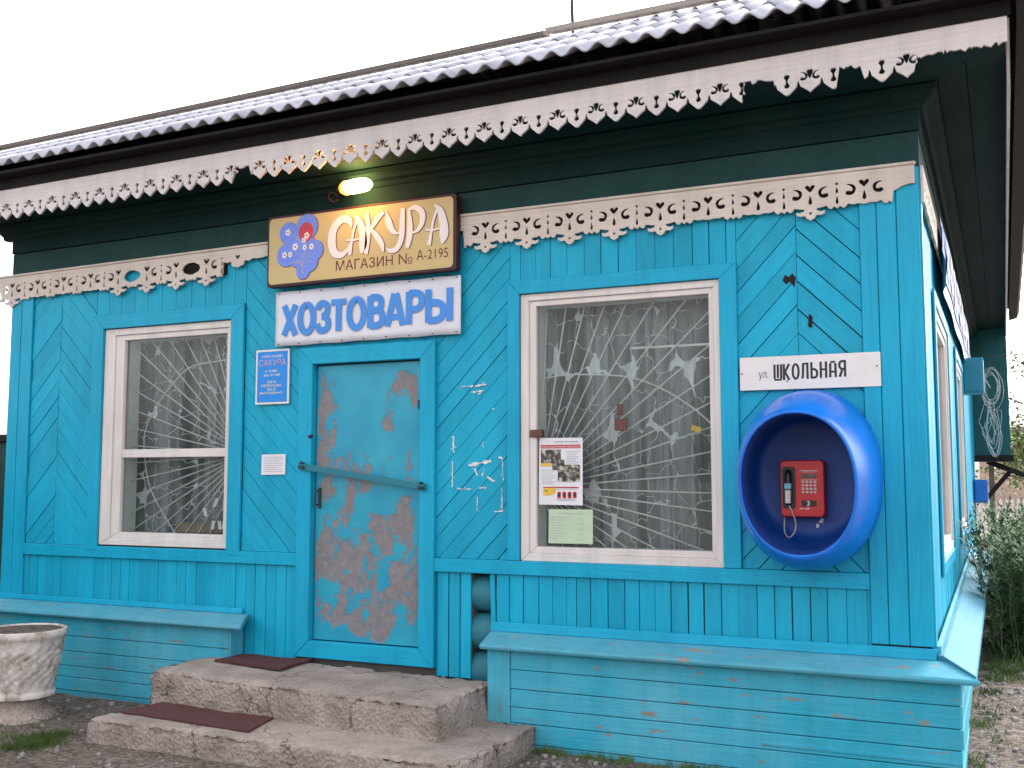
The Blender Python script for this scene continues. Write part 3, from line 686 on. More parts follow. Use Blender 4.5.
grille(fr_l, (-4.92, 1.365), [180 - a for a in (84, 77, 70, 63, 56, 49.5, 43.5, 37.5, 31, 25, 18, 11, 4, -3, -10, -16, -22, -28, -34.5, -41, -47, -54, -62)], .05, GL,
       [(-5.02, 2.06), (-5.13, 2.051), (-5.426, 2.02), (-5.58, 1.92), (-5.706, 1.795), (-5.846, 1.595), (-5.868, 1.415), (-5.797, 1.122), (-5.583, .837), (-5.53, .79)])
# inner double glazing details of the right window
m = MB(); m.box(FRONT, -2.09, -2.055, .78, 2.25, -.135, -.125); m.build("inner_stile", M['glass'], fr_r)
m = MB(); m.box(FRONT, -2.03, -1.53, 1.975, 1.988, -.15, -.14); m.build("curtain_rod", M['grille'], fr_r)
for (u0, u1, w0, w1) in ((-2.10, -2.02, 1.475, 1.545), (-2.085, -2.045, 1.57, 1.635), (-2.635, -2.555, 1.445, 1.49)):
    m = MB(); m.box(FRONT, u0, u1, w0, w1, -.034, -.026 if u0 > -2.5 else .012); m.build("latch", M['brown_plastic'], fr_r, bevel=.004)
m = MB(); m.slab([FRONT(-1.65, 1.475, -.09), FRONT(-1.60, 1.455, -.09), FRONT(-1.585, 1.485, -.09), FRONT(-1.64, 1.505, -.09)], FRONT.n, .002); m.build("price_tag", M['ink_yellow'], fr_r)
m = MB(); m.box(FRONT, -5.56, -5.12, .80, .87, -.16, -.13); m.build("cardboard_strip", M['cardboard'], fr_l)
m = MB()
for (u, w, a) in ((-5.16, .99, .03), (-5.23, .92, -.02), (-5.17, .83, .01), (-5.10, .83, -.01), (-5.07, .835, .01)):
    m = MB(); m.slab([FRONT(u, w, -.062), FRONT(u + .03, w, -.062), FRONT(u + .03 + a, w + .06, -.062), FRONT(u + a, w + .06, -.062)], FRONT.n, .002)
    m.build("sticker", M['paper'], fr_l)

# traces of torn-down notices right of the door, a hole in a plank
m = MB(); rng = random.Random(3)
def torn(u0, w0, u1, w1, wid):
    L = math.hypot(u1 - u0, w1 - w0); k = max(2, int(L / .02)); up, lo = [], []; px, py = -(w1 - w0) / L, (u1 - u0) / L
    for i in range(k + 1):
        t = i / k; h = wid * rng.uniform(.15, 1.) ; cu, cw = u0 + (u1 - u0) * t, w0 + (w1 - w0) * t
        up.append((cu + px * h, cw + py * h)); lo.append((cu - px * h * rng.uniform(.2, 1), cw - py * h * rng.uniform(.2, 1)))
    m.poly(FRONT, lo + up[::-1], .0042, .001)
    for i in range(int(L / .022) + 2):
        t = rng.random(); cu, cw = u0 + (u1 - u0) * t + rng.gauss(0, .008), w0 + (w1 - w0) * t + rng.gauss(0, .008); k = rng.randint(5, 7); r = wid * rng.uniform(.25, .8)
        m.poly(FRONT, [(cu + r * rng.uniform(.5, 1.3) * math.cos(6.283 * j / k), cw + r * rng.uniform(.4, 1.1) * math.sin(6.283 * j / k)) for j in range(k)], .0048 + .0002 * (i % 5), .001)
for a in ((-3.12, 1.775, -3.03, 1.775, .008), (-3.02, 1.772, -2.94, 1.782, .010), (-3.03, 1.735, -2.96, 1.742, .010), (-3.172, 1.46, -3.170, 1.36, .009), (-3.176, 1.30, -3.178, 1.14, .007),
          (-3.145, 1.125, -3.04, 1.125, .006), (-2.99, 1.13, -2.93, 1.135, .006), (-3.055, 1.275, -2.9, 1.30, .016), (-3.02, 1.255, -3.0, 1.21, .008), (-2.95, 1.25, -2.97, 1.21, .008), (-2.85, 1.32, -2.83, 1.32, .01),
          (-2.825, 1.30, -2.82, 1.18, .006), (-2.83, 1.13, -2.828, 1.0, .005), (-2.88, .985, -2.82, .99, .008), (-3.0, 1.08, -3.0, .99, .004), (-2.965, 1.42, -2.955, 1.38, .006), (-2.93, 1.20, -2.88, 1.17, .012), (-2.90, 1.62, -2.88, 1.63, .005)):
    torn(*a)
m.build("glue_residue", M['glue'], shop)
m = MB(); m.poly(FRONT, [(-1.085, 2.30), (-1.065, 2.275), (-1.045, 2.29), (-1.02, 2.255), (-1.012, 2.31), (-1.03, 2.335), (-1.05, 2.315), (-1.07, 2.33)], .0042, .001); m.build("plank_hole", M['dark_wood'], shop); m = MB()
m.poly(FRONT, [(-.952, 2.03), (-.930, 2.022), (-.926, 2.085), (-.945, 2.10)], .0042, .001)
m.build("plank_hole", M['dark_wood'], shop)

# ---- skirting, ledges and plinth boxes
def prism_u(mb, F, prof, u0, u1, d=None, s0=0., s1=0.):
    """profile (n, w) swept along u from u0 to u1; s0/s1 skew the ends for mitres"""
    a = [mb.bm.verts.new(F(u0 + s0 * n, w, n)) for n, w in prof]; c = [mb.bm.verts.new(F(u1 + s1 * n, w, n)) for n, w in prof]; k = len(prof)
    fs = [mb.bm.faces.new(a[::-1]), mb.bm.faces.new(c)]
    for i in range(k): fs.append(mb.bm.faces.new((a[i], a[(i + 1) % k], c[(i + 1) % k], c[i])))
    mb._uv(fs, F.u, F.w + F.n, RNG.uniform(0, 40))
m = MB(); prism_u(m, FRONT, [(.021, .262), (.021, .318), (.034, .318), (.040, .262)], -2.89, -.345); m.build("skirting_board", M['board'], shop, bevel=.003)
m = MB(); prism_u(m, FRONT, [(.02, .235), (.02, .262), (.07, .262), (.215, .208), (.222, .195), (.215, .178), (.15, .195)], -2.875, -.352, s1=.96); m.build("ledge_board", M['ledge'], shop, bevel=.003)
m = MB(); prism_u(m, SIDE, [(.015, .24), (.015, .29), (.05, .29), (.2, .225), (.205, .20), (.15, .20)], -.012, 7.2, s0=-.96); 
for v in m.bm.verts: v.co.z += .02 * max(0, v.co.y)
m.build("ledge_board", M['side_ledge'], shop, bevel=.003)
m = MB(); m.box(SIDE, .0, 7.2, .285, .33, .012, .035)
for v in m.bm.verts: v.co.z += .02 * max(0, v.co.y)
m.build("skirting_board", M['ledge'], shop, bevel=.003)
m = MB(); prism_u(m, FRONT, [(.02, .235), (.02, .262), (.08, .262), (.23, .215), (.235, .195), (.22, .18), (.15, .195)], -7.4, -4.76, s1=.5); m.build("ledge_board", M['ledge'], shop, bevel=.003)
m = MB(); prism_u(m, FRONT, [(.018, .263), (.018, .30), (.03, .30), (.036, .263)], -7.18, -4.80); m.build("skirting_board", M['board'], shop, bevel=.003)
def plinth(F, u0, u1, lines, n1, name="plinth_boards"):
    m = MB()
    for i in range(len(lines) - 1):
        m.box(F, u0, u1, lines[i + 1] + .002, lines[i] - .002, n1 - .1 + .012, n1 + RNG.uniform(-.003, .004), F.u)
    return m.build(name, M['plinth'], shop, bevel=.003)
plinth(FRONT, -2.70, -.236, (.20, .062, -.05, -.155, -.245, -.36, -.5), .15)
m = MB(); m.box(FRONT, -2.85, -2.702, -.42, .192, .02, .162); m.build("plinth_post", M['plinth'], shop, bevel=.004)
m = MB(); m.box(FRONT, -1.22, -.24, -.222, -.205, .15, .158); m.build("plinth_batten", M['plinth'], shop, bevel=.002)
plinth(SIDE, -.13, 7.2, (.20, .062, -.05, -.155, -.245, -.36, -.5), .127)
plinth(FRONT, -7.4, -4.81, (.20, .04, -.07, -.175, -.255, -.35, -.5), .15)
m = MB(); m.box(FRONT, -4.808, -4.79, -.42, .195, .02, .153); m.build("plinth_end", M['plinth'], shop, bevel=.003)

# ---- frieze, cornice, soffit, fascia
def skew(mb):
    for v in mb.bm.verts:
        v.co.z -= .012 * max(0., -(v.co.x + 2)) + .012 * max(0, v.co.y)
    return mb
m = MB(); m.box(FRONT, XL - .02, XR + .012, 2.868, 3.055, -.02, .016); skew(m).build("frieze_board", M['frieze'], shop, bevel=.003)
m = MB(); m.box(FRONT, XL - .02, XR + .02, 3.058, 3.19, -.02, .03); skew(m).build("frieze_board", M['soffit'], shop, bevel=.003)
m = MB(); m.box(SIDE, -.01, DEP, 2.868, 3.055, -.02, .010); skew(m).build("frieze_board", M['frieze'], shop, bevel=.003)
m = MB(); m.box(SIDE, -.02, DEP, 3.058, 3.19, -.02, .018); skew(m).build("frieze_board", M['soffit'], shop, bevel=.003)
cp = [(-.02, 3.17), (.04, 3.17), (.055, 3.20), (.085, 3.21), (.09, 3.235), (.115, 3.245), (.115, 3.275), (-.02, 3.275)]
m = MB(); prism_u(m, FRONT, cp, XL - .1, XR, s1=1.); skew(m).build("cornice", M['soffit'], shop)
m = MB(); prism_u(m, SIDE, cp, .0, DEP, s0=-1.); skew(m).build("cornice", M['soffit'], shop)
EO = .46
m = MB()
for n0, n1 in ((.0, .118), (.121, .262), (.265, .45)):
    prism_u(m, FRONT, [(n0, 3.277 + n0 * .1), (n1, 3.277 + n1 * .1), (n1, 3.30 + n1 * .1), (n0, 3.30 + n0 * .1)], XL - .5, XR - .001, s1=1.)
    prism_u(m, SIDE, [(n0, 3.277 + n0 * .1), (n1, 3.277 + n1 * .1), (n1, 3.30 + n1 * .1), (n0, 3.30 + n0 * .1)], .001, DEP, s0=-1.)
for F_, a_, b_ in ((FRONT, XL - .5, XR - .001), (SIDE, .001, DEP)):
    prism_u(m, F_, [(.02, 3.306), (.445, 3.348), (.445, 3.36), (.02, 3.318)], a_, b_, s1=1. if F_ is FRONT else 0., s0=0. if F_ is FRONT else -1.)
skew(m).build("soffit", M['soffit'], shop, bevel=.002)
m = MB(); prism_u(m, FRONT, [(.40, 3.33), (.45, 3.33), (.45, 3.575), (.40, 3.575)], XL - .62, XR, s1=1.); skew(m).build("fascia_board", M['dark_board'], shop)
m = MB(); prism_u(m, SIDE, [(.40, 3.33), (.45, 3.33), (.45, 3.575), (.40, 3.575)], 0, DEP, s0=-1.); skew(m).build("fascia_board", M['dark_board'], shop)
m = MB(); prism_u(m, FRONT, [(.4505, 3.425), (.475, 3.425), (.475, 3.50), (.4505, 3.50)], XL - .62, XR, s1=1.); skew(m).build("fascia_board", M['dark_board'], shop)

# ---- carved wooden lace
def comma(cx, cy, s, flip=1):
    """a comma shaped cut-out: round head and a thin curling tail (u, depth)"""
    P = [(-.000, .062), (.022, .060), (.036, .046), (.040, .026), (.032, .010), (.010, .000), (-.012, .002), (.008, .010), (.020, .022), (.022, .036), (.012, .040), (-.004, .036), (-.014, .044), (-.012, .056)]
    return [(cx + flip * x * s, cy + y * s) for x, y in smooth_pts(P + [P[0]], 2)[:-1]]
def heart(cx, cy, s):
    P = [(0, .030), (.024, .006), (.027, -.006), (.018, -.014), (.007, -.010), (0, .000), (-.007, -.010), (-.018, -.014), (-.027, -.006), (-.024, .006)]
    return [(cx + x * s, cy + y * s) for x, y in P]
def drop(cx, cy, w, h): return [(cx, cy), (cx + w * .35, cy + h * .45), (cx + w * .5, cy + h * .75), (cx + w * .3, cy + h * .96), (cx, cy + h), (cx - w * .3, cy + h * .96), (cx - w * .5, cy + h * .75), (cx - w * .35, cy + h * .45)]
def circ(cx, cy, r, k=8): return [(cx + r * math.cos(2 * math.pi * i / k), cy + r * math.sin(2 * math.pi * i / k)) for i in range(k)]
def lower_lace(F, u0, hearts, flags, u_end, start, end, top, name_seed, n=.030):
    """hearts: u of each motif; flags: P pendant, N pendant lost, B lower half broken off; a lower-case letter adds a torn opening"""
    p = hearts[1] - hearts[0]; out = list(start); hol = []; rng = random.Random(name_seed)
    for h, f in zip(hearts, flags):
        F_ = f.upper()
        if F_ == 'B':
            out += [(h - .13, .085), (h - .10, .098), (h - .06, .09), (h - .05, .125), (h, .14), (h + .05, .122), (h + .06, .092), (h + .10, .1), (h + .13, .085)]; hol.append(heart(h, .058, .8)); continue
        half = [(.1425, .205), (.128, .192), (.112, .206), (.098, .200), (.088, .183), (.060, .190), (.034, .193), (.034, .204), (.058, .214), (.078, .208), (.076, .224), (.058, .234), (.03, .232), (.022, .248), (.0, .262)]
        if F_ == 'N': half = [(.1425, .205), (.128, .192), (.112, .206), (.098, .200), (.088, .183), (.060, .192), (.034, .188), (.0, .196)]
        out += [(h - a, d * .95) for a, d in half] + [(h + a, d * .95) for a, d in half[::-1][1:]]
        hol.append(heart(h, .062, 1)); hol.append(drop(h, .106, .022, .055))
        if F_ == 'P': hol.append(circ(h, .209, .008))
        if f.islower(): hol.append([(h + .055 + .085 * (1 + math.cos(t * .6283)) * rng.uniform(.9, 1.05), .108 + .045 * math.sin(t * .6283) * rng.uniform(.85, 1.1)) for t in range(10)])
        else: hol.append(comma(h + .084, .066, 1.02, -1))
        hol.append(comma(h - .084, .066, 1.02, 1)) if not (hearts.index(h) > 0 and flags[hearts.index(h) - 1].islower()) else None
    for h, f in list(zip(hearts, flags))[:-1]:
        c = h + p / 2
        if f.islower() or f == 'B': continue
        hol += [circ(c, .058, .008), drop(c, .075, .015, .036), drop(c, .122, .017, .05)]
    out += list(end)
    pts = [(u0, 0.)] + out + [(u_end, 0.)]
    return lace_mesh(F, pts, hol, top, n, .014)
def lace_mesh(F, outline, holes, top, n, th):
    c = bpy.data.curves.new("lace", 'CURVE'); c.dimensions = '2D'; c.fill_mode = 'BOTH'; c.extrude = th / 2
    for poly in [outline] + [h for h in holes if h]:
        sp = c.splines.new('POLY'); sp.points.add(len(poly) - 1); sp.use_cyclic_u = True
        for q, (u, d) in zip(sp.points, poly): q.co = (u, -d, 0, 1)
    o = bpy.data.objects.new("lace", c); COL.objects.link(o); bpy.context.view_layer.update()
    me = bpy.data.meshes.new_from_object(o.evaluated_get(bpy.context.evaluated_depsgraph_get()))
    bpy.data.objects.remove(o); bpy.data.curves.remove(c)
    for v in me.vertices: v.co = F(v.co.x, top + v.co.y, n + v.co.z)
    m = MB(); m.add_mesh(me, Matrix.Identity(4)); bpy.data.meshes.remove(me); return m
LT = 2.866
hr = [-2.931 + .2876 * k for k in range(9)]
m = lower_lace(FRONT, -3.17, hr, "PPPPPNNPN", -.372, [(-3.17, .085), (-3.09, .09), (-3.08, .20), (-3.06, .205)], [(-.488, .185), (-.48, .13), (-.455, .12), (-.44, .11), (-.40, .10), (-.372, .10)], LT, 5)
m.build("lace_trim", M['lace'], shop)
hl = [-7.171 + .2835 * k for k in range(9)]
m = lower_lace(FRONT, -7.34, hl, "PNNNpPpPB", -4.52, [(-7.34, .085), (-7.31, .11), (-7.29, .16), (-7.33, .19)], [(-4.72, .09), (-4.62, .08), (-4.52, .07)], LT, 6)
skew(m).build("lace_trim", M['lace'], shop)
for u0, u1 in ((-3.15, -.365), (-7.34, -4.55)):
    m = MB(); m.box(FRONT, u0, u1, LT + .001, LT + .018, .017, .048)
    if u0 < -5: skew(m)
    m.build("lace_moulding", M['lace'], shop, bevel=.004)
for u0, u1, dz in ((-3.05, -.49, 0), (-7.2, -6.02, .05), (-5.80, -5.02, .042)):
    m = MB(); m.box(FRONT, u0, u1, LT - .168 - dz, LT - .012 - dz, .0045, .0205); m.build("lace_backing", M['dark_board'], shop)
hs_ = [.16 + .2876 * k for k in range(32)]
m = lower_lace(SIDE, .0, hs_, "N" * 32, hs_[-1] + .17, [(0., .1), (.01, .2)], [(hs_[-1] + .17, .1)], LT, 8, .022); skew(m).build("lace_trim", M['lace'], shop)

def upper_lace(F, u0, u1, first, top, broken, seed, n):
    p = .2365; out = []; hol = []; rng = random.Random(seed)
    bad = lambda u: any(a <= u <= c for a, c in broken)
    k = 0; u = first
    while u < u1 + p:
        a = [(-.1183, .235), (-.105, .222), (-.085, .208), (-.068, .196), (-.064, .178), (-.060, .166), (-.054, .178), (-.050, .196), (-.03, .215), (-.012, .232), (0, .237), (.012, .232), (.03, .215), (.050, .196), (.054, .178), (.060, .166), (.064, .178), (.068, .196), (.085, .208), (.105, .222)]
        for x, d in a:
            q = u + x
            if u0 <= q <= u1: out.append((q, (.135 + rng.uniform(-.012, .012)) if bad(q) else d))
        if u0 + .03 < u < u1 - .03 and not bad(u):
            hol.append([(u + x * 1.35, d) for x, d in ((-.012, .134), (-.006, .126), (.006, .126), (.012, .134), (.010, .144), (.004, .156), (.004, .170), (.011, .184), (.010, .195), (0, .200), (-.010, .195), (-.011, .184), (-.004, .170), (-.004, .156), (-.010, .144))])
        v = u + p / 2
        if u0 + .05 < v < u1 - .05 and not bad(v):
            hol.append([(v + x * 1.4, d - .004) for x, d in ((-.013, .124), (-.006, .117), (.006, .117), (.013, .124), (.010, .136), (.003, .165), (-.003, .165), (-.010, .136))])
            hol.append(comma(v + .040, .124, .74, -1)); hol.append(comma(v - .040, .124, .74, 1))
        u += p; k += 1
    return lace_mesh(F, [(u0, 0.)] + out + [(u1, 0.)], hol, top, n, .016)
TOPF = 3.428
m = upper_lace(FRONT, -7.75, .098, -2.374 - 23 * .2365, TOPF, [(-4.62, -4.46), (-1.19, -1.02), (-.70, -.585), (-.33, .2)], 4, EO); skew(m).build("lace_trim", M['lace2'], shop)
m = upper_lace(SIDE, -EO + .03, DEP, .1, TOPF, [], 9, EO); skew(m).build("lace_trim", M['lace2'], shop)

# ---- roof
def corrugated(F0, u0, u1, wfun, rows, mat=None):
    """F0(u, s) -> point; s runs up the slope"""
    m = MB(); p = .14; k = int((u1 - u0) / p * 10)
    for r in range(rows):
        s0, s1 = r / rows, (r + 1) / rows + (.04 if r < rows - 1 else 0); top = []; bot = []
        for i in range(k + 1):
            u = u0 + (u1 - u0) * i / k; z = .021 * math.cos(2 * math.pi * u / p) + .007 * noise.noise(Vector((u * .7, r, 0)))
            j = .012 * noise.noise(Vector((math.floor(u / 1.12), r * 3.1, 1)))
            a, c = wfun(u, s0), wfun(u, s1)
            top.append((m.bm.verts.new(a + Vector((0, -j, z + .018))), m.bm.verts.new(c + Vector((0, 0, z + .002)))))
            bot.append((m.bm.verts.new(a + Vector((0, -j, z + .005))), m.bm.verts.new(c + Vector((0, 0, z - .007)))))
        for i in range(k):
            m.bm.faces.new((top[i][0], top[i + 1][0], top[i + 1][1], top[i][1])); m.bm.faces.new((bot[i][0], bot[i][1], bot[i + 1][1], bot[i + 1][0]))
            m.bm.faces.new((top[i][0], bot[i][0], bot[i + 1][0], top[i + 1][0]))
    return m
RY, RZ, EZ, EY = 4.75, 6.06, 3.578, -.60      # ridge y, ridge z, eave z, eave y
RY, RZ = 1.0, 4.43
sag = lambda x: .013 * max(0, -(x + 2))
ez = lambda x: EZ - sag(x) + .02 * sst(-2, 0, x)
roof = corrugated(None, -8.75, .26, lambda u, s: Vector((u, EY + (RY - EY) * s, EZ + .02 * sst(-2, 0, u) + (RZ - EZ) * s - sag(u) * (1 + .35 * s))), 3).build("roof", M['slate'], shop, smooth=True)
corrugated(None, -8.75, .26, lambda u, s: Vector((u, DEP + .6 + (RY - DEP - .6) * s, EZ + (RZ - EZ) * s - sag(u) * (1.5 * s))), 3).build("roof", M['slate'], shop, smooth=True)
m = MB()
for u in [-7.6 + .8 * i for i in range(10)]:
    m = MB(); m.slab([(u, EY + .4, ez(u) + .17), (u + .05, EY + .4, ez(u) + .17), (u + .05, RY, RZ - .2), (u, RY, RZ - .2)], (0, -.43, .9), .08, (0, .9, .43)); m.build("rafter", M['dark_wood'], roof)
m = MB(); prism_u(m, FRONT, [(.45, 3.50), (.57, 3.515), (.57, 3.535), (.45, 3.53)], XL - .7, .2); skew(m).build("eave_batten", M['dark_board'], shop)
m = MB(); prism_u(m, FRONT, [(-RY - .05, RZ + .045), (-RY + .10, RZ - .0), (-RY + .115, RZ + .03), (-RY - .05, RZ + .10)], -8.75, -2.93)
for v in m.bm.verts: v.co.z -= 1.3 * sag(v.co.x)
m.build("ridge_board", M['grey_wood'], roof, bevel=.003)
m = MB(); prism_u(m, FRONT, [(-RY - .05, RZ + .055), (-RY + .12, RZ - .0), (-RY + .14, RZ + .035), (-RY - .05, RZ + .125)], -2.9, .3)
for v in m.bm.verts: v.co.z -= 1.3 * sag(v.co.x)
m.build("ridge_board", M['ridge'], roof, bevel=.003)
# gable ends and the small pent roof that carries the eave along the right wall
m = MB()
for x in (XR - .02, XL - .1):
    m.slab([(x, 0.0, 3.28), (x, DEP, 3.28), (x, RY, RZ - .1)], (1, 0, 0), .05, (0, 1, 0))
m.build("gable", M['frieze'], shop)
m = MB(); m.slab([(XR, -.3, 3.78), (.27, -.45, 3.585), (.27, DEP + .4, 3.585 - .11), (XR, DEP + .4, 3.78)], (.3, 0, .95), .03, (0, 1, 0)); m.build("pent_roof", M['dark_wood'], shop)
m = MB(); prism_u(m, SIDE, [(.50, 3.40), (.60, 3.43), (.63, 3.50), (.50, 3.52)], -.5, DEP); skew(m).build("eave_batten", M['dark_wood'], shop)
# mast
m = MB(); m.tube([(-2.75, RY + .05, RZ - .1), (-2.76, RY + .05, RZ + .25), (-2.83, RY + .05, RZ + 1.6)], .014, 8)
tag(rebase(m.build("antenna_mast", M['steel_dark'], smooth=True), (-2.75, RY + .05, RZ - .05)), "thin dark antenna mast standing on the roof ridge against the white sky", "mast")

# back porch seen past the right wall
PW = Fr((0, DEP, 0), (1, 0, 0), (0, 0, 1), (0, -1, 0))
m = MB(); planks(m, PW, -.36, .10, 1.50, 3.25, 90, .115, .02, .03, 31); m.box(PW, -.36, .10, 1.50, 3.25, -.06, -.03); m.build("porch_boards", M['porch'], shop, bevel=.003)
m = MB(); m.box(PW, -.36, .13, 1.42, 1.50, -.5, .05); m.build("porch_beam", M['dark_wood'], shop)

# ------------------------------------------------------------------ lamp above the sign
lamp = empty("wall_lamp", FRONT(-3.85, 3.11, .03)); tag(lamp, "lit warm floodlight bulb fixed under the eave above the yellow shop sign", "lamp")
m = MB(); k = 14; rings = []
for t, r in ((-.075, .052), (-.05, .060), (.03, .062), (.08, .055), (.108, .034), (.116, .006)):
    rings.append([FRONT(-3.835 + t, 3.128 + .05 * t + r * .75 * math.sin(2 * math.pi * i / k), .15 + r * math.cos(2 * math.pi * i / k)) for i in range(k)])
m.loft(rings, cap0=True, cap1=True); m.build("bulb", M['bulb'], lamp, smooth=True)
m = MB(); m.tube([FRONT(-3.950, 3.1225, .15), FRONT(-3.93, 3.123, .15), FRONT(-3.911, 3.1242, .15)], [.032, .044, .051], 14); m.build("bulb_neck", M['bulb_neck'], lamp, smooth=True)
m = MB(); m.tube([FRONT(-3.950, 3.1225, .15), FRONT(-3.985, 3.119, .15)], [.028, .022], 12); m.tube([FRONT(-3.975, 3.12, .15), FRONT(-3.98, 3.12, .03)], .008, 8); m.build("socket", M['black'], lamp, smooth=True)
m = MB(); m.tube([FRONT(-4.05 + .035 * math.cos(t * .5236), 3.09 + .028 * math.sin(t * .5236), .10 + .02 * math.sin(t * .5236)) for t in range(12)], .005, 6); m.tube([FRONT(-4.02, 3.10, .1), FRONT(-3.97, 3.115, .14)], .005, 6); m.build("bracket", M['brown_plastic'], lamp, smooth=True)
pl = bpy.data.lights.new("lamp_light", 'POINT'); pl.energy = 2.4; pl.color = (1, .42, .10); pl.shadow_soft_size = .05
plo = bpy.data.objects.new("lamp_light", pl); COL.objects.link(plo); plo.parent = lamp; plo.location = FRONT(-3.82, 3.13, .23) - lamp.location

# ------------------------------------------------------------------ shop sign
SGN = Fr((-4.592, -.10, 2.509), (1, 0, .0035), (0, 0, 1), (0, -1, 0)); SW, SH = 1.487, .497
sign = empty("shop_sign", SGN(0, 0, -.08)); tag(sign, "yellow shop name board with blue flower emblem and brush lettering under the lamp", "sign")
def rrect(u0, u1, w0, w1, r, k=5):
    P = []
    for cu, cw, a0 in ((u1 - r, w1 - r, 0), (u0 + r, w1 - r, 90), (u0 + r, w0 + r, 180), (u1 - r, w0 + r, 270)):
        P += [(cu + r * math.cos(rad(a0 + 90 * i / k)), cw + r * math.sin(rad(a0 + 90 * i / k))) for i in range(k + 1)]
    return P
m = MB(); m.poly(SGN, rrect(0, SW, 0, SH, .02), 0, .06); m.build("sign_box", M['sign_case'], sign, bevel=.003)
m = MB(); m.poly(SGN, rrect(.018, SW - .022, .018, SH - .018, .03), .0035, .003); m.build("sign_face", M['gold'], sign)
LOB = [(.335, .397, .088), (.182, .368, .075), (.168, .214, .080), (.400, .228, .070), (.354, .156, .075), (.307, .090, .055), (.288, .24, .125)]
def star_union(lob, c, grow=0.):
    out = []
    for i in range(120):
        a = 2 * math.pi * i / 120; d = (math.cos(a), math.sin(a)); best = 0
        for (x, y, r) in lob:
            r += grow; bx, by = x - c[0], y - c[1]; pr = bx * d[0] + by * d[1]; q = r * r - (bx * bx + by * by - pr * pr)
            if q >= 0: best = max(best, pr + math.sqrt(q))
        out.append((c[0] + d[0] * best, c[1] + d[1] * best))
    return out
m = MB(); m.poly(SGN, [(u + .004, w - .003) for u, w in star_union(LOB, (.288, .24), .003)], .0042, .0005); m.build("emblem_outline", M['maroon'], sign)
m = MB(); m.poly(SGN, star_union(LOB, (.288, .24)), .0052, .0008); emb = m.build("emblem", M['emblem_blue'], sign)
m = MB(); disc(m, SGN, .328, .360, .060, .068, .0060, 24, .0006); m.build("red_disc", M['emblem_red'], emb)
m = MB()
for pts in ([(.307, .07, .008), (.305, .12, .006), (.31, .19, .005), (.325, .24, .004)], [(.305, .13, .005), (.27, .15, .004), (.22, .16, .003), (.19, .15, .003)], [(.308, .16, .004), (.35, .20, .003), (.385, .24, .003)],
            [(.306, .14, .004), (.35, .155, .004), (.38, .15, .003)], [(.29, .29, .004), (.26, .33, .004), (.225, .35, .003)], [(.29, .16, .005), (.26, .165, .006), (.235, .15, .004)], [(.31, .18, .004), (.285, .22, .003), (.27, .25, .003)], [(.25, .31, .006), (.245, .34, .004), (.24, .37, .003)]):
    brush(m, SGN, smooth_pts(pts, 4), .0063)
m.build("painted_stems", M['stem'], emb, normals=False)
FL = [(.178, .372, .022), (.240, .265, .024), (.335, .335, .022), (.312, .305, .019), (.318, .255, .018), (.375, .255, .02), (.152, .215, .021), (.200, .215, .019)]
for i, (u, w, r) in enumerate(FL):
    P = []; m = MB()
    for k in range(40):
        a = 2 * math.pi * k / 40 + i; P.append((u + r * (.72 + .28 * abs(math.cos(2.5 * a))) * math.cos(a), w + r * 1.15 * (.72 + .28 * abs(math.cos(2.5 * a))) * math.sin(a)))
    m.poly(SGN, P, .0068, .0004); fo = m.build("painted_flower", M['cyr_white'], emb); m2 = MB(); disc(m2, SGN, u, w, r * .28, r * .3, .0072, 10, .0003)
    m2.build("flower_centre", M['maroon'], emb)
# brush lettering, one letter after another (u offset, strokes of (u, w, width) in letter units)
def letter(mb, u0, wd, w0, ht, strokes, n, grow=0., du=0., dw=0.):
    for i, st in enumerate(strokes):
        brush(mb, SGN, [(u0 + x * wd + du, w0 + y * ht + dw, h * wd * 1.22 + grow) for x, y, h in smooth_pts(st, 5)], n + i * .0003)
LET = {'С': [[(.98, .70, .04), (.86, .88, .22), (.55, .93, .24), (.22, .74, .26), (.12, .42, .28), (.24, .12, .25), (.55, .03, .18), (.82, .16, .10), (.92, .32, .02)]],
       'А': [[(.42, .98, .02), (.70, .82, .22), (.86, .50, .30), (.88, .22, .32), (.80, .03, .10)], [(.58, .86, .10), (.40, .60, .09), (.30, .30, .10), (.20, .02, .16)], [(.05, .40, .08), (.40, .37, .07), (.80, .40, .05)]],
       'К': [[(.10, 1.0, .10), (.16, .70, .20), (.14, .35, .22), (.06, .0, .16)], [(.95, .96, .14), (.60, .80, .22), (.30, .56, .10)], [(.28, .58, .10), (.62, .40, .22), (.88, .18, .20), (.96, .0, .05)]],
       'У': [[(.06, .98, .02), (.16, .74, .26), (.38, .50, .20), (.62, .42, .10), (.80, .45, .03)], [(.90, 1.0, .16), (.88, .66, .22), (.84, .30, .22), (.62, .06, .20), (.30, .02, .16), (.10, .10, .04)]],
       'Р': [[(.16, .96, .10), (.24, .60, .22), (.22, .28, .24), (.10, .02, .16)], [(.12, .92, .06), (.50, .97, .20), (.84, .84, .24), (.88, .62, .22), (.66, .42, .14), (.32, .36, .05)]]}
m = MB(); m2 = MB()
for ch, u0, wd, w0, ht in (('С', .517, .185, .165, .27), ('А', .652, .155, .163, .275), ('К', .803, .15, .162, .28), ('У', .958, .15, .160, .28), ('Р', 1.113, .145, .168, .275), ('А', 1.258, .16, .170, .275)):
    letter(m2, u0, wd, w0, ht, LET[ch], .0040, .005, .004, -.002); letter(m, u0, wd, w0, ht, LET[ch], .0060)
m2.build("lettering_shadow", M['maroon'], sign, normals=False); m.build("lettering", M['cyr_white'], sign, normals=False)
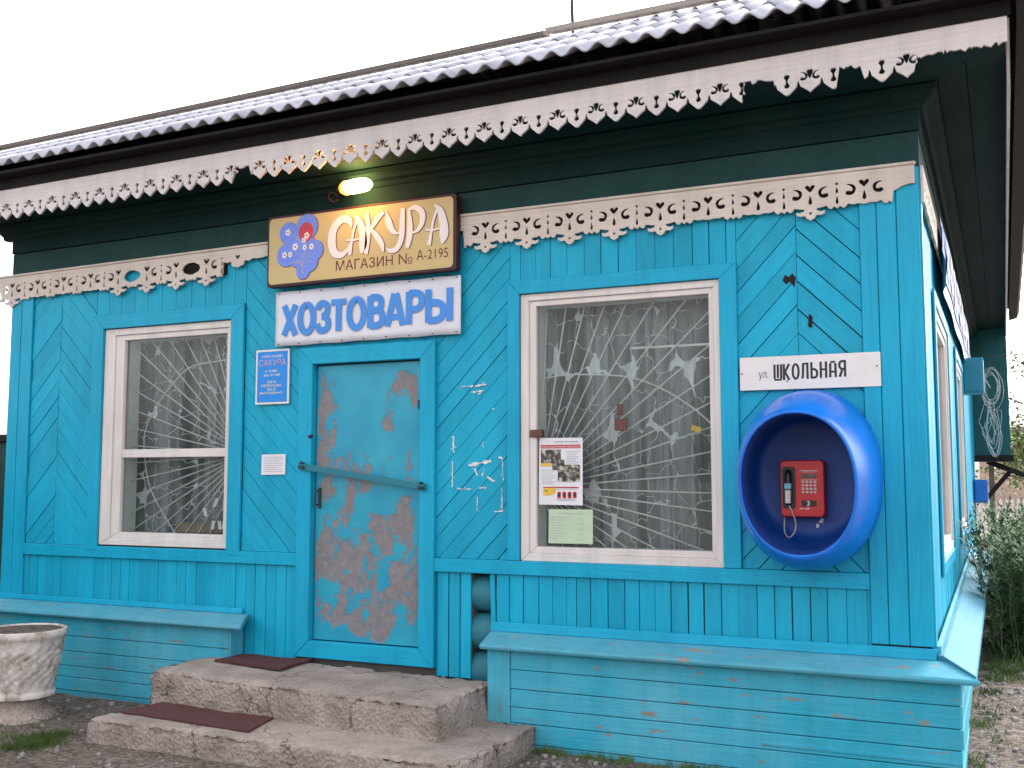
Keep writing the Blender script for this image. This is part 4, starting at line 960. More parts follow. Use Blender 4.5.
m = MB(); put_text(m, SGN, "МАГАЗИН", .575, 1.02, .068, .137, .0045, .005); put_text(m, SGN, "N", 1.065, 1.125, .070, .137, .0045); put_text(m, SGN, "о", 1.133, 1.168, .078, .112, .0045); m.box(SGN, 1.133, 1.168, .067, .072, .004, .0045); put_text(m, SGN, "А-2195", 1.20, 1.43, .085, .150, .0045, -.004); m.build("small_lettering", M['maroon'], sign, normals=False)

def ring(n=28): return [(.5 + .42 * math.sin(2 * math.pi * i / n), .5 + .45 * math.cos(2 * math.pi * i / n)) for i in range(n + 1)]
def sm(p): return smooth_pts(p, 4)
GLY = {'Х': [[(.10, 0), (.90, 1)], [(.90, 0), (.10, 1)]], 'О': [ring()],
       'З': [sm([(.08, .74), (.22, .90), (.5, .94), (.80, .86), (.82, .66), (.62, .54), (.38, .52)]), sm([(.38, .52), (.66, .50), (.88, .36), (.86, .15), (.5, .06), (.2, .11), (.06, .29)])],
       'Т': [[(0, .93), (1, .93)], [(.5, 0), (.5, .93)]],
       'В': [[(.15, 0), (.15, 1)], sm([(.15, .94), (.58, .94), (.82, .84), (.80, .63), (.58, .545), (.15, .54)]), sm([(.15, .54), (.62, .53), (.88, .41), (.88, .18), (.62, .065), (.15, .06)])],
       'А': [[(.10, 0), (.46, 1)], [(.90, 0), (.54, 1)], [(.22, .27), (.78, .27)]],
       'Р': [[(.15, 0), (.15, 1)], sm([(.15, .94), (.60, .94), (.87, .83), (.87, .57), (.60, .45), (.15, .45)])],
       'Ы': [[(.10, 0), (.10, 1)], sm([(.10, .58), (.42, .58), (.64, .46), (.64, .18), (.42, .06), (.10, .06)]), [(.91, 0), (.91, 1)]],
       'Ь': [[(.13, 0), (.13, 1)], sm([(.13, .56), (.55, .56), (.87, .44), (.87, .17), (.55, .06), (.13, .06)])],
       'Ш': [[(.08, 0.12), (.08, 1)], [(.5, .17), (.5, 1)], [(.92, .12), (.92, 1)], [(0, .05), (1, .05)]], 'К': [[(.13, 0), (.13, 1)], [(.24, .46), (.9, 1)], [(.24, .54), (.9, 0)]],
       'Л': [[(.04, .04), (.2, .12), (.28, .97)], [(.3, .94), (.72, .94)], [(.87, 0), (.87, 1)]], 'Н': [[(.13, 0), (.13, 1)], [(.87, 0), (.87, 1)], [(.24, .52), (.76, .52)]],
       'a': [[(.12, 0), (.16, .86)], [(.88, 0), (.86, .86)], [(.16, .94), (.84, .94)], [(.24, .34), (.78, .34)]],
       'Я': [[(.87, 0), (.87, 1)], sm([(.87, .94), (.42, .94), (.13, .83), (.13, .60), (.42, .48), (.87, .48)]), [(.52, .48), (.12, 0)]]}
def stroke_text(mb, F, items, n, t, slim=.85):
    """items (letter, u0, u1, w0, w1); t stem width in metres"""
    k = 0
    for ch, u0, u1, w0, w1 in items:
        for st in GLY[ch]:
            k += 1
            P = [(u0 + x * (u1 - u0), w0 + y * (w1 - w0)) for x, y in st]
            vert = abs(P[-1][1] - P[0][1]) > abs(P[-1][0] - P[0][0]) or len(P) > 3
            brush(mb, F, [(u, w, t if vert else t * slim) for u, w in P], n + .00025 * (k % 4))
# ------------------------------------------------------------------ household goods banner
BAN = Fr((-4.553, -.04, 2.103), (1, 0, .006), (0, 0, 1), (0, -1, 0)); BW, BH = 1.452, .378
ban = empty("cloth_banner", BAN(0, 0, -.03)); tag(ban, "white cloth banner with large blue letters stretched above the door", "banner")
m = MB(); k = 40; q = [[None] * 9 for _ in range(k + 1)]
bn = lambda u, w: .003 * math.sin(u * 9) * (w / BH) + .003 * noise.noise(Vector((u * 5, w * 5, 0)))
for i in range(k + 1):
    for j in range(9):
        u, w = BW * i / k, BH * j / 8; q[i][j] = m.bm.verts.new(BAN(u, w + (.002 * math.sin(u * 21) if j in (0, 8) else 0), bn(u, w)))
for i in range(k):
    for j in range(8): m.bm.faces.new((q[i][j], q[i + 1][j], q[i + 1][j + 1], q[i][j + 1]))
cl = m.build("banner_cloth", M['banner'], ban, smooth=True, normals=False); sol = cl.modifiers.new("thick", 'SOLIDIFY'); sol.thickness = .002; sol.offset = 1
m = MB(); stroke_text(m, BAN, [(c, a, b_, .070 + .013 * a, .280 + .018 * a) for c, a, b_ in (('Х', .064, .185), ('О', .200, .330), ('З', .346, .453), ('Т', .466, .585), ('О', .599, .736), ('В', .757, .882), ('А', .893, 1.043), ('Р', 1.054, 1.180), ('Ы', 1.198, 1.392))], .0095, .047); m.build("lettering", M['ink_blue'], ban, normals=False)
m = MB()
for i in range(9):
    for w in (.012, BH - .012): m.tube([BAN(.03 + i * (BW - .06) / 8, w, .002), BAN(.03 + i * (BW - .06) / 8, w, .012)], .004, 6)
m.build("nails", M['steel_dark'], ban)

# ------------------------------------------------------------------ opening-hours plate
HRS = Fr((-4.732, -.012, 1.706), (1, 0, 0), (0, 0, 1), (0, -1, 0)); 
hrs = empty("hours_plate", HRS(0, 0, 0)); tag(hrs, "small azure opening hours plate with white border left of the door frame", "sign")
m = MB(); m.poly(HRS, rrect(0, .285, 0, .382, .006, 2), .008, .008); m.build("plate", M['white_metal'], hrs)
m = MB(); m.poly(HRS, rrect(.014, .271, .014, .368, .003, 2), .0095, .001); m.build("plate_face", M['azure'], hrs)
m = MB(); put_text(m, HRS, "МАГАЗИН", .055, .23, .325, .343, .0105, .01); m.build("small_lettering", M['white_metal'], hrs, normals=False)
m = MB(); put_text(m, HRS, "САКУРА", .028, .257, .268, .314, .0105, -.006); m.build("lettering", M['pink_ink'], hrs, normals=False)
m = MB()
for s, a, c, w in (("с 9.00", .085, .18, .222), ("до 21.00", .07, .21, .193), ("БЕЗ", .105, .175, .146), ("ПЕРЕРЫВА", .05, .225, .120), ("БЕЗ", .105, .175, .094), ("ВЫХОДНЫХ", .04, .235, .068)):
    put_text(m, HRS, s, a, c, w, w + .018, .0105, .012)
m.build("hours_lettering", M['cream_ink'], hrs, normals=False)
# plain paper sheet
PAP = Fr((-4.677, -.004, 1.217), (1, 0, 0), (0, 0, 1), (0, -1, 0)); pap = empty("paper_notice", PAP(0, 0, 0))
tag(pap, "blank-looking white paper sheet pinned to the planks beside the door bar", "notice")
m = MB(); m.poly(PAP, [(0, 0), (.203, .002), (.205, .143), (.002, .14)], .004, .0012); m.build("sheet", M['paper'], pap)
m = MB()
for i in range(8): m.box(PAP, .025, .18 - .03 * (i % 3 == 2), .022 + i * .014, .0255 + i * .014, .0045, .0052)
m.build("print", M['ink_grey'], pap)

# ------------------------------------------------------------------ street sign
STR = Fr((-1.329, -.022, 1.684), (1, 0, -.002), (0, 0, 1), (0, -1, 0)); stt = empty("street_sign", STR(0, 0, 0))
tag(stt, "long white enamel street name plate with black letters above the payphone hood", "sign")
m = MB(); m.poly(STR, rrect(0, .755, 0, .186, .004, 2), .006, .006); m.build("plate", M['white_metal'], stt, bevel=.001)
m = MB(); put_text(m, STR, "ул.", .105, .158, .055, .10, .0066, .0)
stroke_text(m, STR, [(c, .190 + i * .0497, .190 + i * .0497 + (.043 if c == 'Ш' else .038), .050 + i * .0012, .140 + i * .0012) for i, c in enumerate("ШКОЛЬНaЯ")], .0066, .0125); m.build("lettering", M['ink_black'], stt, normals=False)
m = MB()
for u, w in ((.012, .095), (.735, .11), (.262, .045)): m = MB(); disc(m, STR, u, w, .005, .005, .0075, 8, .003); m.build("screw", M['brown_plastic'], stt)

# ------------------------------------------------------------------ papers in the right window
PST = Fr((-2.592, .028, 1.030), (1, 0, 0), (0, 0, 1), (0, -1, 0)); pst = empty("window_poster", PST(0, 0, 0))
tag(pst, "white printed poster with red headline and two photos taped on the right window", "poster")
m = MB(); m.poly(PST, [(0, .003), (.288, 0), (.290, .408), (.006, .410)], .003, .0012); m.build("sheet", M['paper'], pst)
m = MB(); m.box(PST, .014, .276, .345, .367, .0035, .0042); m.box(PST, .03, .262, .103, .111, .0035, .0042); m.build("headline_band", M['ink_red'], pst)
m = MB(); put_text(m, PST, "РАССОРТИРУЙ МУСОР", .02, .270, .349, .363, .0048, .008); m.build("headline", M['paper'], pst, normals=False)
m = MB(); m.box(PST, .016, .148, .255, .338, .0035, .0042); m.box(PST, .092, .172, .212, .275, .0044, .0050); m.box(PST, .128, .272, .143, .245, .0052, .0058); m.build("photo_print", M['photo'], pst)
m = MB(); m.poly(PST, [(.03, .062), (.06, .055), (.09, .065), (.11, .075), (.112, .104), (.03, .104)], .0046, .0006); m.box(PST, .016, .09, .236, .254, .0044, .0050); m.build("yellow_print", M['ink_yellow'], pst)
m = MB(); disc(m, PST, .05, .088, .010, .006, .0052, 10, .0004); m.build("green_print", M['ink_green'], pst)
m = MB()
for i in range(9):
    w = .325 - i * .011; m.box(PST, .185 if i < 8 else .2, .268 - .012 * (i % 3), w, w + .0035, .0035, .0042)
for i in range(8): m.box(PST, .02, .115 - .014 * (i % 3), .212 - i * .012, .2155 - i * .012, .0035, .0042)
for i in range(5): m.box(PST, .12, .26 - .01 * i, .094 - i * .004 if i < 1 else .022 + i * .0045, .096 if i < 1 else .0238 + i * .0045, .0035, .0042)
m.box(PST, .10, .262, .381, .388, .0035, .0042)
m.build("text_lines", M['ink_grey'], pst)
m = MB()
for i in range(4):
    m.poly(PST, rrect(.124 + i * .034, .148 + i * .034, .042, .082, .008, 3), .0050, .0006)
    m.build("icon_print", M['ink_red'], pst); m = MB()
m = MB()
for i in range(4): disc(m, PST, .136 + i * .034, .062, .008, .012, .0056, 10, .0004)
m.build("icon_detail", M['ink_black'], pst)
GRN = Fr((-2.528, .028, .800), (1, 0, 0), (0, 0, 1), (0, -1, 0)); grn = empty("green_notice", GRN(0, 0, 0))
tag(grn, "pale green typed notice in the lower left corner of the right window", "notice")
m = MB(); m.poly(GRN, [(0, 0), (.288, .001), (.289, .206), (.003, .205)], .003, .0012); m.build("sheet", M['green_paper'], grn)
m = MB(); m.box(GRN, .07, .22, .178, .184, .0035, .0042)
for i in range(9):
    w = .155 - i * .016; m.box(GRN, .02, .12 - .02 * (i % 3), w, w + .004, .0035, .0042)
    if i % 2 == 0: m.box(GRN, .19, .23, w - .004, w, .0035, .0042)
m.build("text_lines", M['stem'], grn)

# ------------------------------------------------------------------ payphone hood
HC = (-.952, 1.195)
def egg(cx, cz, a, bt, bb, y, k=48, ph=2.15, lean=0.):
    """closed ring: half width a, height bt above and bb below the centre"""
    R = []
    for i in range(k):
        t = 2 * math.pi * i / k; c, s = math.cos(t), math.sin(t)
        x = a * math.copysign(abs(c) ** (2 / ph), c); z = (bt if s >= 0 else bb) * math.copysign(abs(s) ** (2 / ph), s)
        R.append(Vector((cx + x, -(y + lean * z), cz + z)))
    return R
hood = empty("payphone_hood", (HC[0], 0, HC[1])); tag(hood, "glossy blue egg-shaped payphone hood mounted on the turquoise wall", "phone hood")
m = MB()
outer = [(.362, .470, .470, .0, 0), (.374, .482, .480, .012, 0), (.374, .482, .480, .07, 0), (.366, .474, .472, .078, 0), (.367, .476, .474, .14, 0), (.362, .470, .468, .21, .0), (.350, .454, .455, .28, .01), (.330, .426, .434, .36, .06), (.308, .392, .410, .43, .11), (.297, .374, .390, .465, .13), (.290, .364, .375, .478, .13), (.282, .356, .362, .474, .13)]
m.loft([egg(HC[0], HC[1] - .03 * min(1, y / .4), a, bt, bb, y, lean=l) for a, bt, bb, y, l in outer]); m.build("shell", M['hood'], hood, smooth=True)
m = MB()
inner = [(.282, .356, .362, .474, .13), (.276, .350, .356, .44, .12), (.282, .352, .352, .35, .06), (.290, .352, .352, .24, 0), (.292, .340, .340, .14, 0), (.286, .322, .325, .08, 0), (.270, .300, .300, .055, 0), (.235, .265, .265, .048, 0), (.12, .14, .14, .046, 0)]
m.loft([egg(HC[0], HC[1] - .03 * min(1, y / .4), a, bt, bb, y, lean=l) for a, bt, bb, y, l in inner], cap1=True); m.build("lining", M['hood_in'], hood, smooth=True)
m = MB()
m.poly(FRONT, [(-.915, .955), (-.895, .95), (-.885, .975), (-.9, .98)], .0505, .002); m.poly(FRONT, [(-.93, .93), (-.915, .925), (-.91, .945), (-.925, .95)], .0505, .002); m.build("sticker_scrap", M['glue'], hood)

# payphone
PH = Fr((-1.098, -.05, .985), (1, 0, 0), (0, 0, 1), (0, -1, 0)); ph = empty("payphone", PH(0, 0, 0)); tag(ph, "red card payphone with black handset and keypad inside the blue hood", "payphone")
PW_, PH_ = .232, .305
m = MB(); rr0 = rrect(0, PW_, 0, PH_, .022, 4)
sc = lambda k, n: [PH(PW_ / 2 + (u - PW_ / 2) * k, PH_ / 2 + (w - PH_ / 2) * k, n) for u, w in rr0]
m.loft([sc(1, 0), sc(1, .075), sc(.985, .085), sc(.955, .09)], cap0=True, cap1=True); m.build("phone_body", M['red'], ph, bevel=0)
m = MB(); m.poly(PH, rrect(.012, .082, .045, .270, .014, 4), .0915, .003); m.build("cradle", M['black'], ph)
m = MB(); m.tube([PH(.047, .245, .100), PH(.046, .225, .112), PH(.045, .15, .116), PH(.045, .09, .110), PH(.046, .07, .10)], [.016, .018, .0125, .017, .014], 12); hnd = m.build("handset", M['black'], ph, smooth=True)
m = MB(); m.box(PH, .030, .064, .152, .180, .1, .131); m.build("handset_label", M['label_blue'], hnd)
m = MB(); m.box(PH, .033, .060, .075, .145, .1, .130); m.build("handset_grip", M['key'], hnd)
m = MB(); m.tube([PH(*p) for p in smooth_pts([(.046, .062, .10), (.062, .03, .10), (.078, -.03, .09), (.072, -.075, .09), (.05, -.105, .09), (.03, -.105, .08), (.012, -.075, .06), (.01, -.02, .04), (.012, .02, .03)], 6)], .005, 8); m.build("cord", M['cord'], ph, smooth=True)
m = MB(); m.poly(PH, rrect(.112, .192, .208, .228, .003, 2), .0918, .002); m.build("display", M['lcd'], ph)
m = MB()
for i in range(4):
    for j in range(4): m.box(PH, .114 + i * .021, .128 + i * .021, .128 + j * .018, .140 + j * .018, .088, .0955)
m.build("keypad", M['key'], ph, bevel=.001)
m = MB(); m.poly(PH, rrect(.112, .19, .058, .09, .004, 2), .0918, .002); m.build("card_slot", M['black'], ph)
m = MB(); m.poly(PH, [(.138, .06), (.15, .062), (.156, .075), (.15, .088), (.138, .086), (.147, .075)], .0925, .0006)
m.box(PH, .105, .20, .247, .2505, .09, .0912); m.box(PH, .118, .188, .240, .243, .09, .0912); m.box(PH, .108, .196, .1975, .2005, .09, .0912); m.poly(PH, [(.10, .040), (.125, .046), (.122, .05), (.10, .046)], .0912, .001); m.poly(PH, [(.13, .04), (.155, .044), (.15, .052), (.128, .046)], .0912, .001)
m.build("print_marks", M['key'], ph)

# ------------------------------------------------------------------ concrete steps
def rough_block(top, zb, amp, seed, res=.03, chip=.03, batter=0.):
    """top: four corners (FL, FR, BR, BL); sides drop to zb"""
    T = [Vector(t) for t in top]; bm = bmesh.new()
    def grid(a, b_, c, d):
        nu = max(2, int((b_ - a).length / res)); nv = max(2, int((d - a).length / res)); G = []
        for j in range(nv + 1):
            G.append([bm.verts.new(a.lerp(b_, i / nu).lerp(d.lerp(c, i / nu), j / nv)) for i in range(nu + 1)])
        for j in range(nv):
            for i in range(nu): bm.faces.new((G[j][i], G[j][i + 1], G[j + 1][i + 1], G[j + 1][i]))
    grid(*T); Bt = [Vector((t.x, t.y, zb)) for t in T]
    ctr = sum(T, Vector()) / 4
    for i in range(4): Bt[i] = Bt[i] + (Bt[i] - Vector((ctr.x, ctr.y, zb))).normalized() * batter
    for i in range(4):
        j = (i + 1) % 4; grid(Bt[i], Bt[j], T[j], T[i])
    bmesh.ops.remove_doubles(bm, verts=bm.verts, dist=res * .45)
    bmesh.ops.recalc_face_normals(bm, faces=bm.faces); bm.normal_update()
    mv = []
    for v in bm.verts:
        p = v.co * 1.0 + Vector((seed * 7.1, 0, 0)); d = amp * (noise.fractal(p * 5, 1, 2, 5)); 
        # how close to the top front rim
        e = min(abs((v.co - T[i]).cross((T[(i + 1) % 4] - T[i]).normalized()).length) for i in range(4))
        n = v.normal.copy()
        k = math.exp(-(e / .04) ** 2) * chip * (.25 + 1.5 * max(0, noise.fractal(p * 13 + Vector((3, 1, 2)), .8, 2, 5) + .2))
        side = 1. if abs(n.z) < .6 else .35
        d *= side * (1.6 if side == 1 else .8)
        mv.append((v, n * d - (n + Vector((0, 0, .35))) * k))
    for v, d in mv: v.co += d
    m = MB(); m.bm.free(); m.bm = bm; return m
steps = empty("concrete_steps", (-3.9, -.6, -.4)); tag(steps, "chipped concrete doorsteps with two crumbling levels leading to the door", "steps")
rough_block([(-5.04, -.64, -.034), (-2.855, -.77, -.05), (-2.858, -.03, -.035), (-4.99, -.03, -.012)], -.42, .013, 1, .016, .022).build("upper_step", M['concrete'], steps, smooth=True)
rough_block([(-5.06, -1.13, -.238), (-2.53, -1.13, -.245), (-2.53, -.165, -.24), (-4.86, -.165, -.235)], -.42, .010, 2, .018, .017).build("lower_step", M['concrete'], steps, smooth=True)
rough_block([(-5.05, -1.95, -.41), (-3.2, -1.95, -.415), (-3.2, -1.10, -.41), (-5.0, -1.10, -.405)], -.5, .006, 3, .03, .012).build("ground_slab", M['concrete'], steps, smooth=True)

# door mats
def mat(name, P, z, label, seed):
    m = MB(); nu, nv = 30, 14; T = [Vector(p) for p in P]; G = []
    for j in range(nv + 1):
        row = []
        for i in range(nu + 1):
            a, c = i / nu, j / nv; q = T[0].lerp(T[1], a).lerp(T[3].lerp(T[2], a), c)
            edge = min(a, 1 - a, c * .5, (1 - c) * .5)
            row.append(Vector((q.x + .006 * noise.noise(Vector((a * 9, c * 9, seed))), q.y + .006 * noise.noise(Vector((a * 9, c * 9, seed + 4))), z + .012 + .007 * noise.noise(Vector((a * 3, c * 3, seed))) + (.016 * max(0, noise.noise(Vector((a * 2.2, c * 2.2, seed + 9)))) if edge < .06 else 0))))
        G.append(row)
    tv = [[m.bm.verts.new(v) for v in r] for r in G]; bv = [[m.bm.verts.new(v - Vector((0, 0, .012))) for v in r] for r in G]
    for j in range(nv):
        for i in range(nu):
            m.bm.faces.new((tv[j][i], tv[j][i + 1], tv[j + 1][i + 1], tv[j + 1][i])); m.bm.faces.new((bv[j][i], bv[j + 1][i], bv[j + 1][i + 1], bv[j][i + 1]))
    for j in range(nv):
        for i in (0, nu): m.bm.faces.new((tv[j][i], bv[j][i], bv[j + 1][i], tv[j + 1][i]))
    for i in range(nu):
        for j in (0, nv): m.bm.faces.new((tv[j][i], bv[j][i], bv[j][i + 1], tv[j][i + 1]))
    o = m.build("doormat", M['rubber'], smooth=False); rebase(o, sum(T, Vector()) / 4 * 1.0 * 1.0 + Vector((0, 0, 0)))
    return tag(o, label, "doormat", "red-brown doormats on the steps")
mat("m", [(-4.80, -.30, -.03), (-4.20, -.38, -.03), (-4.22, -.02, -.03), (-4.78, -.04, -.03)], -.018, "red-brown doormat on the upper step right before the door", 1)
mat("m", [(-4.955, -.96, -.24), (-3.92, -1.03, -.24), (-4.02, -.655, -.24), (-4.92, -.60, -.24)], -.24, "worn reddish doormat lying across the lower step", 5)
mat("m", [(-5.0, -1.85, -.41), (-4.3, -1.85, -.41), (-4.3, -1.24, -.41), (-4.74, -1.26, -.41)], -.411, "dark red doormat on the ground slab below the lower step", 8)

# ------------------------------------------------------------------ concrete planter
PC = Vector((-5.955, -.84, -.40))
pot = empty("concrete_planter", PC); tag(pot, "whitewashed concrete planter vase with flaking relief beside the left ledge", "planter")
def lathe(mb, prof, k=56, relief=None, cap0=False, cap1=False):
    R = []
    for r, z in prof:
        ring = []
        for i in range(k):
            a = 2 * math.pi * i / k; rr = r + (relief(a, z) if relief else 0)
            ring.append(PC + Vector((rr * math.cos(a), rr * math.sin(a), z)))
        R.append(ring)
    mb.loft(R, cap0=cap0, cap1=cap1)
def rel(a, z):
    t = (z - .2) / .33; m_ = max(0, min(1, t * 6)) * max(0, min(1, (1 - t) * 6))
    return m_ * (.009 * math.sin(a * 22 + 1.5 * math.sin(z * 50)) * math.sin(z * 85 + a * 2) + .008 * noise.noise(Vector((math.cos(a) * 5, math.sin(a) * 5, z * 14)))) + .005 * noise.noise(Vector((math.cos(a) * 7, math.sin(a) * 7, z * 9 + 5)))
m = MB(); zs = [.205 + .0132 * i for i in range(26)]
lathe(m, [(.14, .165), (.215, .165), (.214, .172), (.218, .188), (.206, .198)] + [(.200 + .060 * (z - .2) / .34, z) for z in zs] + [(.270, .552), (.275, .56), (.274, .595), (.262, .60), (.246, .585), (.240, .55)], 96, rel, cap0=True); m.build("bowl", M['whitewash'], pot, smooth=True)
m = MB(); lathe(m, [(.225, -.02), (.226, .03), (.208, .055), (.176, .085), (.162, .12), (.178, .165)], 48, lambda a, z: .006 * noise.noise(Vector((math.cos(a) * 3, math.sin(a) * 3, z * 5))), cap0=True, cap1=True); m.build("foot", M['concrete'], pot, smooth=True)
m = MB(); lathe(m, [(.246, .590), (.2, .592), (.1, .594), (.02, .594)], 32, lambda a, z: .004 * math.sin(a * 9), cap1=True); m.build("soil", M['ground'], pot, smooth=True)

# ------------------------------------------------------------------ right wall: banner, boxes, cables
SB = Fr((XR + .045, 0, 0), (0, 1, 0), (0, 0, 1), (1, 0, 0)); sb = empty("side_banner", SB(4.3, 2.4, 0)); tag(sb, "blue and white vinyl banner hanging on the right side wall under the eave", "banner")
def sbn(u, w): return .03 * max(0, 1 - (u - 1.3) / .25) * (1 if w < 2.62 else .3) + .005 * math.sin(u * 3)
def sheet(mb, u0, u1, w0, w1, n, k=40):
    G = [[mb.bm.verts.new(SB(u0 + (u1 - u0) * i / k, (w0 + (w1 - w0) * j / 6) + .0, n + sbn(u0 + (u1 - u0) * i / k, w0 + (w1 - w0) * j / 6))) for j in range(7)] for i in range(k + 1)]
    for i in range(k):
        for j in range(6): mb.bm.faces.new((G[i][j], G[i + 1][j], G[i + 1][j + 1], G[i][j + 1]))
m = MB(); sheet(m, 1.3, 7.5, 2.43, 2.93, 0); m.build("banner_cloth", M['banner'], sb, smooth=True, normals=False)
m = MB(); sheet(m, 1.36, 7.42, 2.54, 2.90, .008); m.build("banner_print", M['banner_blue'], sb, smooth=True, normals=False)
m = MB(); stroke_text(m, SB, [(c, 1.8 + i * .58, 2.24 + i * .58, 2.60, 2.82) for i, c in enumerate("ХОЗТОВАРЫ")], .018, .10)
m.build("lettering", M['banner'], sb, normals=False)
def wall_box(name, F, u0, u1, w0, w1, n1, mat_, label, cat):
    e = empty(name, F(u0, w0, 0)); tag(e, label, cat)
    m = MB(); m.box(F, u0, u1, w0, w1, 0.0, n1); m.build("case", M[mat_], e, bevel=.01)
    m = MB(); m.box(F, u0 - .012, u0 - .001, w0 + .02, w1 - .02, .02, n1 - .02); m.build("cover", M[mat_], e, bevel=.003)
    return e
wall_box("junction_box", SIDE, 6.1, 6.45, 2.09, 2.46, .21, 'teal_box', "teal metal junction box on the right wall at the end of the banner", "junction box")
wall_box("meter_box", SIDE, 9.0, 9.35, .88, 1.18, .17, 'blue_box', "blue box low on the far end of the right wall", "box")
rng = random.Random(12)
m = MB()
for k in range(7):
    c = Vector((-.09 + rng.uniform(-.02, .02), 6.9 + rng.uniform(-.05, .05), 2.20 + rng.uniform(-.03, .03))); rx, rz = .09 + rng.uniform(-.02, .02), .20 + rng.uniform(-.05, .03)
    m.tube([c + Vector((rx * math.cos(t * .35), .03 * math.sin(t), rz * math.sin(t * .35))) for t in range(19)], .0032, 5)
for k in range(7):
    x0 = -.12 + rng.uniform(-.05, .05); b0 = 1.42 + rng.uniform(0, .25); 
    m.tube([Vector(p) for p in smooth_pts([(x0, 6.9, 2.05), (x0 + rng.uniform(-.07, .05), 6.9, 1.85), (x0 + rng.uniform(-.08, .02), 6.92, b0 + .2), (x0 + .04, 6.9, b0), (x0 + rng.uniform(.05, .13), 6.9, b0 + .25), (x0 + rng.uniform(-.02, .08), 6.9, 1.95)], 5)], .0032, 5)
m.tube([(-.2, 6.4, 2.3), (-.13, 6.7, 2.25), (-.1, 6.9, 2.2)], .005, 5)
tag(rebase(m.build("cable_coil", M['cable'], smooth=True), (-.1, 6.9, 1.4)), "tangled loops of pale cable hanging by the teal junction box", "cable")
m = MB(); m.tube([Vector((-.1 + 8 * t, 6.9 + 3 * t, 2.55 + .9 * t - .5 * t * (1 - t))) for t in [i / 16 for i in range(17)]], .006, 5)
tag(rebase(m.build("overhead_wire", M['steel_dark']), (-.1, 6.9, 2.5)), "thin overhead wire running off from the right wall against the sky", "wire")

# wooden beam with a slanting brace behind the shop
tb = empty("timber_bracket", (.1, 10.2, gz(.1, 10.2))); tag(tb, "grey weathered timber post and beam with slanting brace past the right wall", "timber frame")
def beam(name, a, b_, w, h, mat_='dark_wood'):
    a, b_ = Vector(a), Vector(b_); d = (b_ - a).normalized(); n = Vector((0, -1, 0)); c = n.cross(d).normalized(); m = MB()
    m.slab([a - c * h / 2 + n * w / 2, b_ - c * h / 2 + n * w / 2, b_ + c * h / 2 + n * w / 2, a + c * h / 2 + n * w / 2], n, w, d); return m.build(name, M[mat_], tb, bevel=.004)
beam("beam", (-.20, 10, 1.43), (1.2, 10, .84), .08, .07); beam("brace", (-.24, 10.05, .90), (.09, 10.05, 1.30), .06, .06); beam("post", (-.15, 10.12, -.2), (-.15, 10.12, 1.72), .08, .07, 'grey_wood')
beam("post", (1.1, 10.12, -.2), (1.1, 10.12, 1.3), .08, .08, 'grey_wood')

# ------------------------------------------------------------------ fences
lf = empty("board_fence", (-8.3, .7, gz(-8.3, .7))); tag(lf, "dark green board fence with a capping rail beyond the left corner, plus an unseen run added to shade the front", "fence")
LFR = Fr((0, .7, 0), (1, 0, 0), (0, 0, 1), (0, -1, 0))
m = MB(); planks(m, LFR, -14, -7.3, -.4, 1.52, 90, .13, 0, .02, 41); planks(m, Fr((-8.6, 0, 0), (0, 1, 0), (0, 0, 1), (1, 0, 0)), -7, .66, -.4, 1.52, 90, .13, 0, .02, 43); m.build("boards", M['fence_wood'], lf, bevel=.002)  # second run is out of view, added to cut skylight on the left front
m = MB(); m.box(LFR, -14, -7.3, 1.521, 1.58, -.05, .05); m.build("capping_rail", M['dark_wood'], lf, bevel=.004)
pf = empty("picket_fence", (.6, 20, gz(.6, 20))); tag(pf, "low white picket fence far behind the weeds at the right", "fence")
PFR = Fr((0, 20, 0), (1, 0, 0), (0, 0, 1), (0, -1, 0))
m = MB()
for i in range(46): u = -.6 + i * .12; m.poly(PFR, [(u, -.2), (u + .07, -.2), (u + .07, .70), (u + .035, .76), (u, .70)], 0, .02, PFR.w)
m.build("pickets", M['picket'], pf); m = MB(); m.box(PFR, -.6, 4.9, .05, .12, -.05, -.021); m.box(PFR, -.6, 4.9, .50, .57, -.05, -.021); m.build("rail", M['picket'], pf)

# distant houses
def house(name, x, y, w, d, h, rh, label, wm, seed):
    z = gz(x, y) - .1; e = empty(name, (x, y, z)); tag(e, label, "house"); F = Fr((x, y, z), (1, 0, 0), (0, 0, 1), (0, -1, 0))
    m = MB(); m.box(F, 0, w, 0, h, -d, 0); m.build("wall", M[wm], e)
    m = MB(); pr = [(.3, h - .05), (-d / 2, h + rh), (-d - .3, h - .05), (-d - .3, h + .08), (-d / 2, h + rh + .14), (.3, h + .08)]; prism_u(m, F, pr, -.3, w + .3); rf = m.build("roof", M['house_roof'], e)
    for i in range(int(w / 2.2)):
        m = MB(); mitre_frame(m, F, (.6 + i * 2.2, 1.7 + i * 2.2, .9, 2.2), (.7 + i * 2.2, 1.6 + i * 2.2, 1.0, 2.1), .002, .06); fr = m.build("window", M['picket'], e)
        m = MB(); m.box(F, .7 + i * 2.2, 1.6 + i * 2.2, 1.0, 2.1, .005, .02); m.build("pane", M['win_dark'], fr)
house("distant_house", -.9, 42, 1.9, 6, 3.6, .6, "tall narrow tan house behind the timber brace", 'house', 1)
house("distant_house", 1.6, 46, 9, 7, 2.3, 1.6, "pale house partly hidden behind the right-hand tree", 'house2', 2)

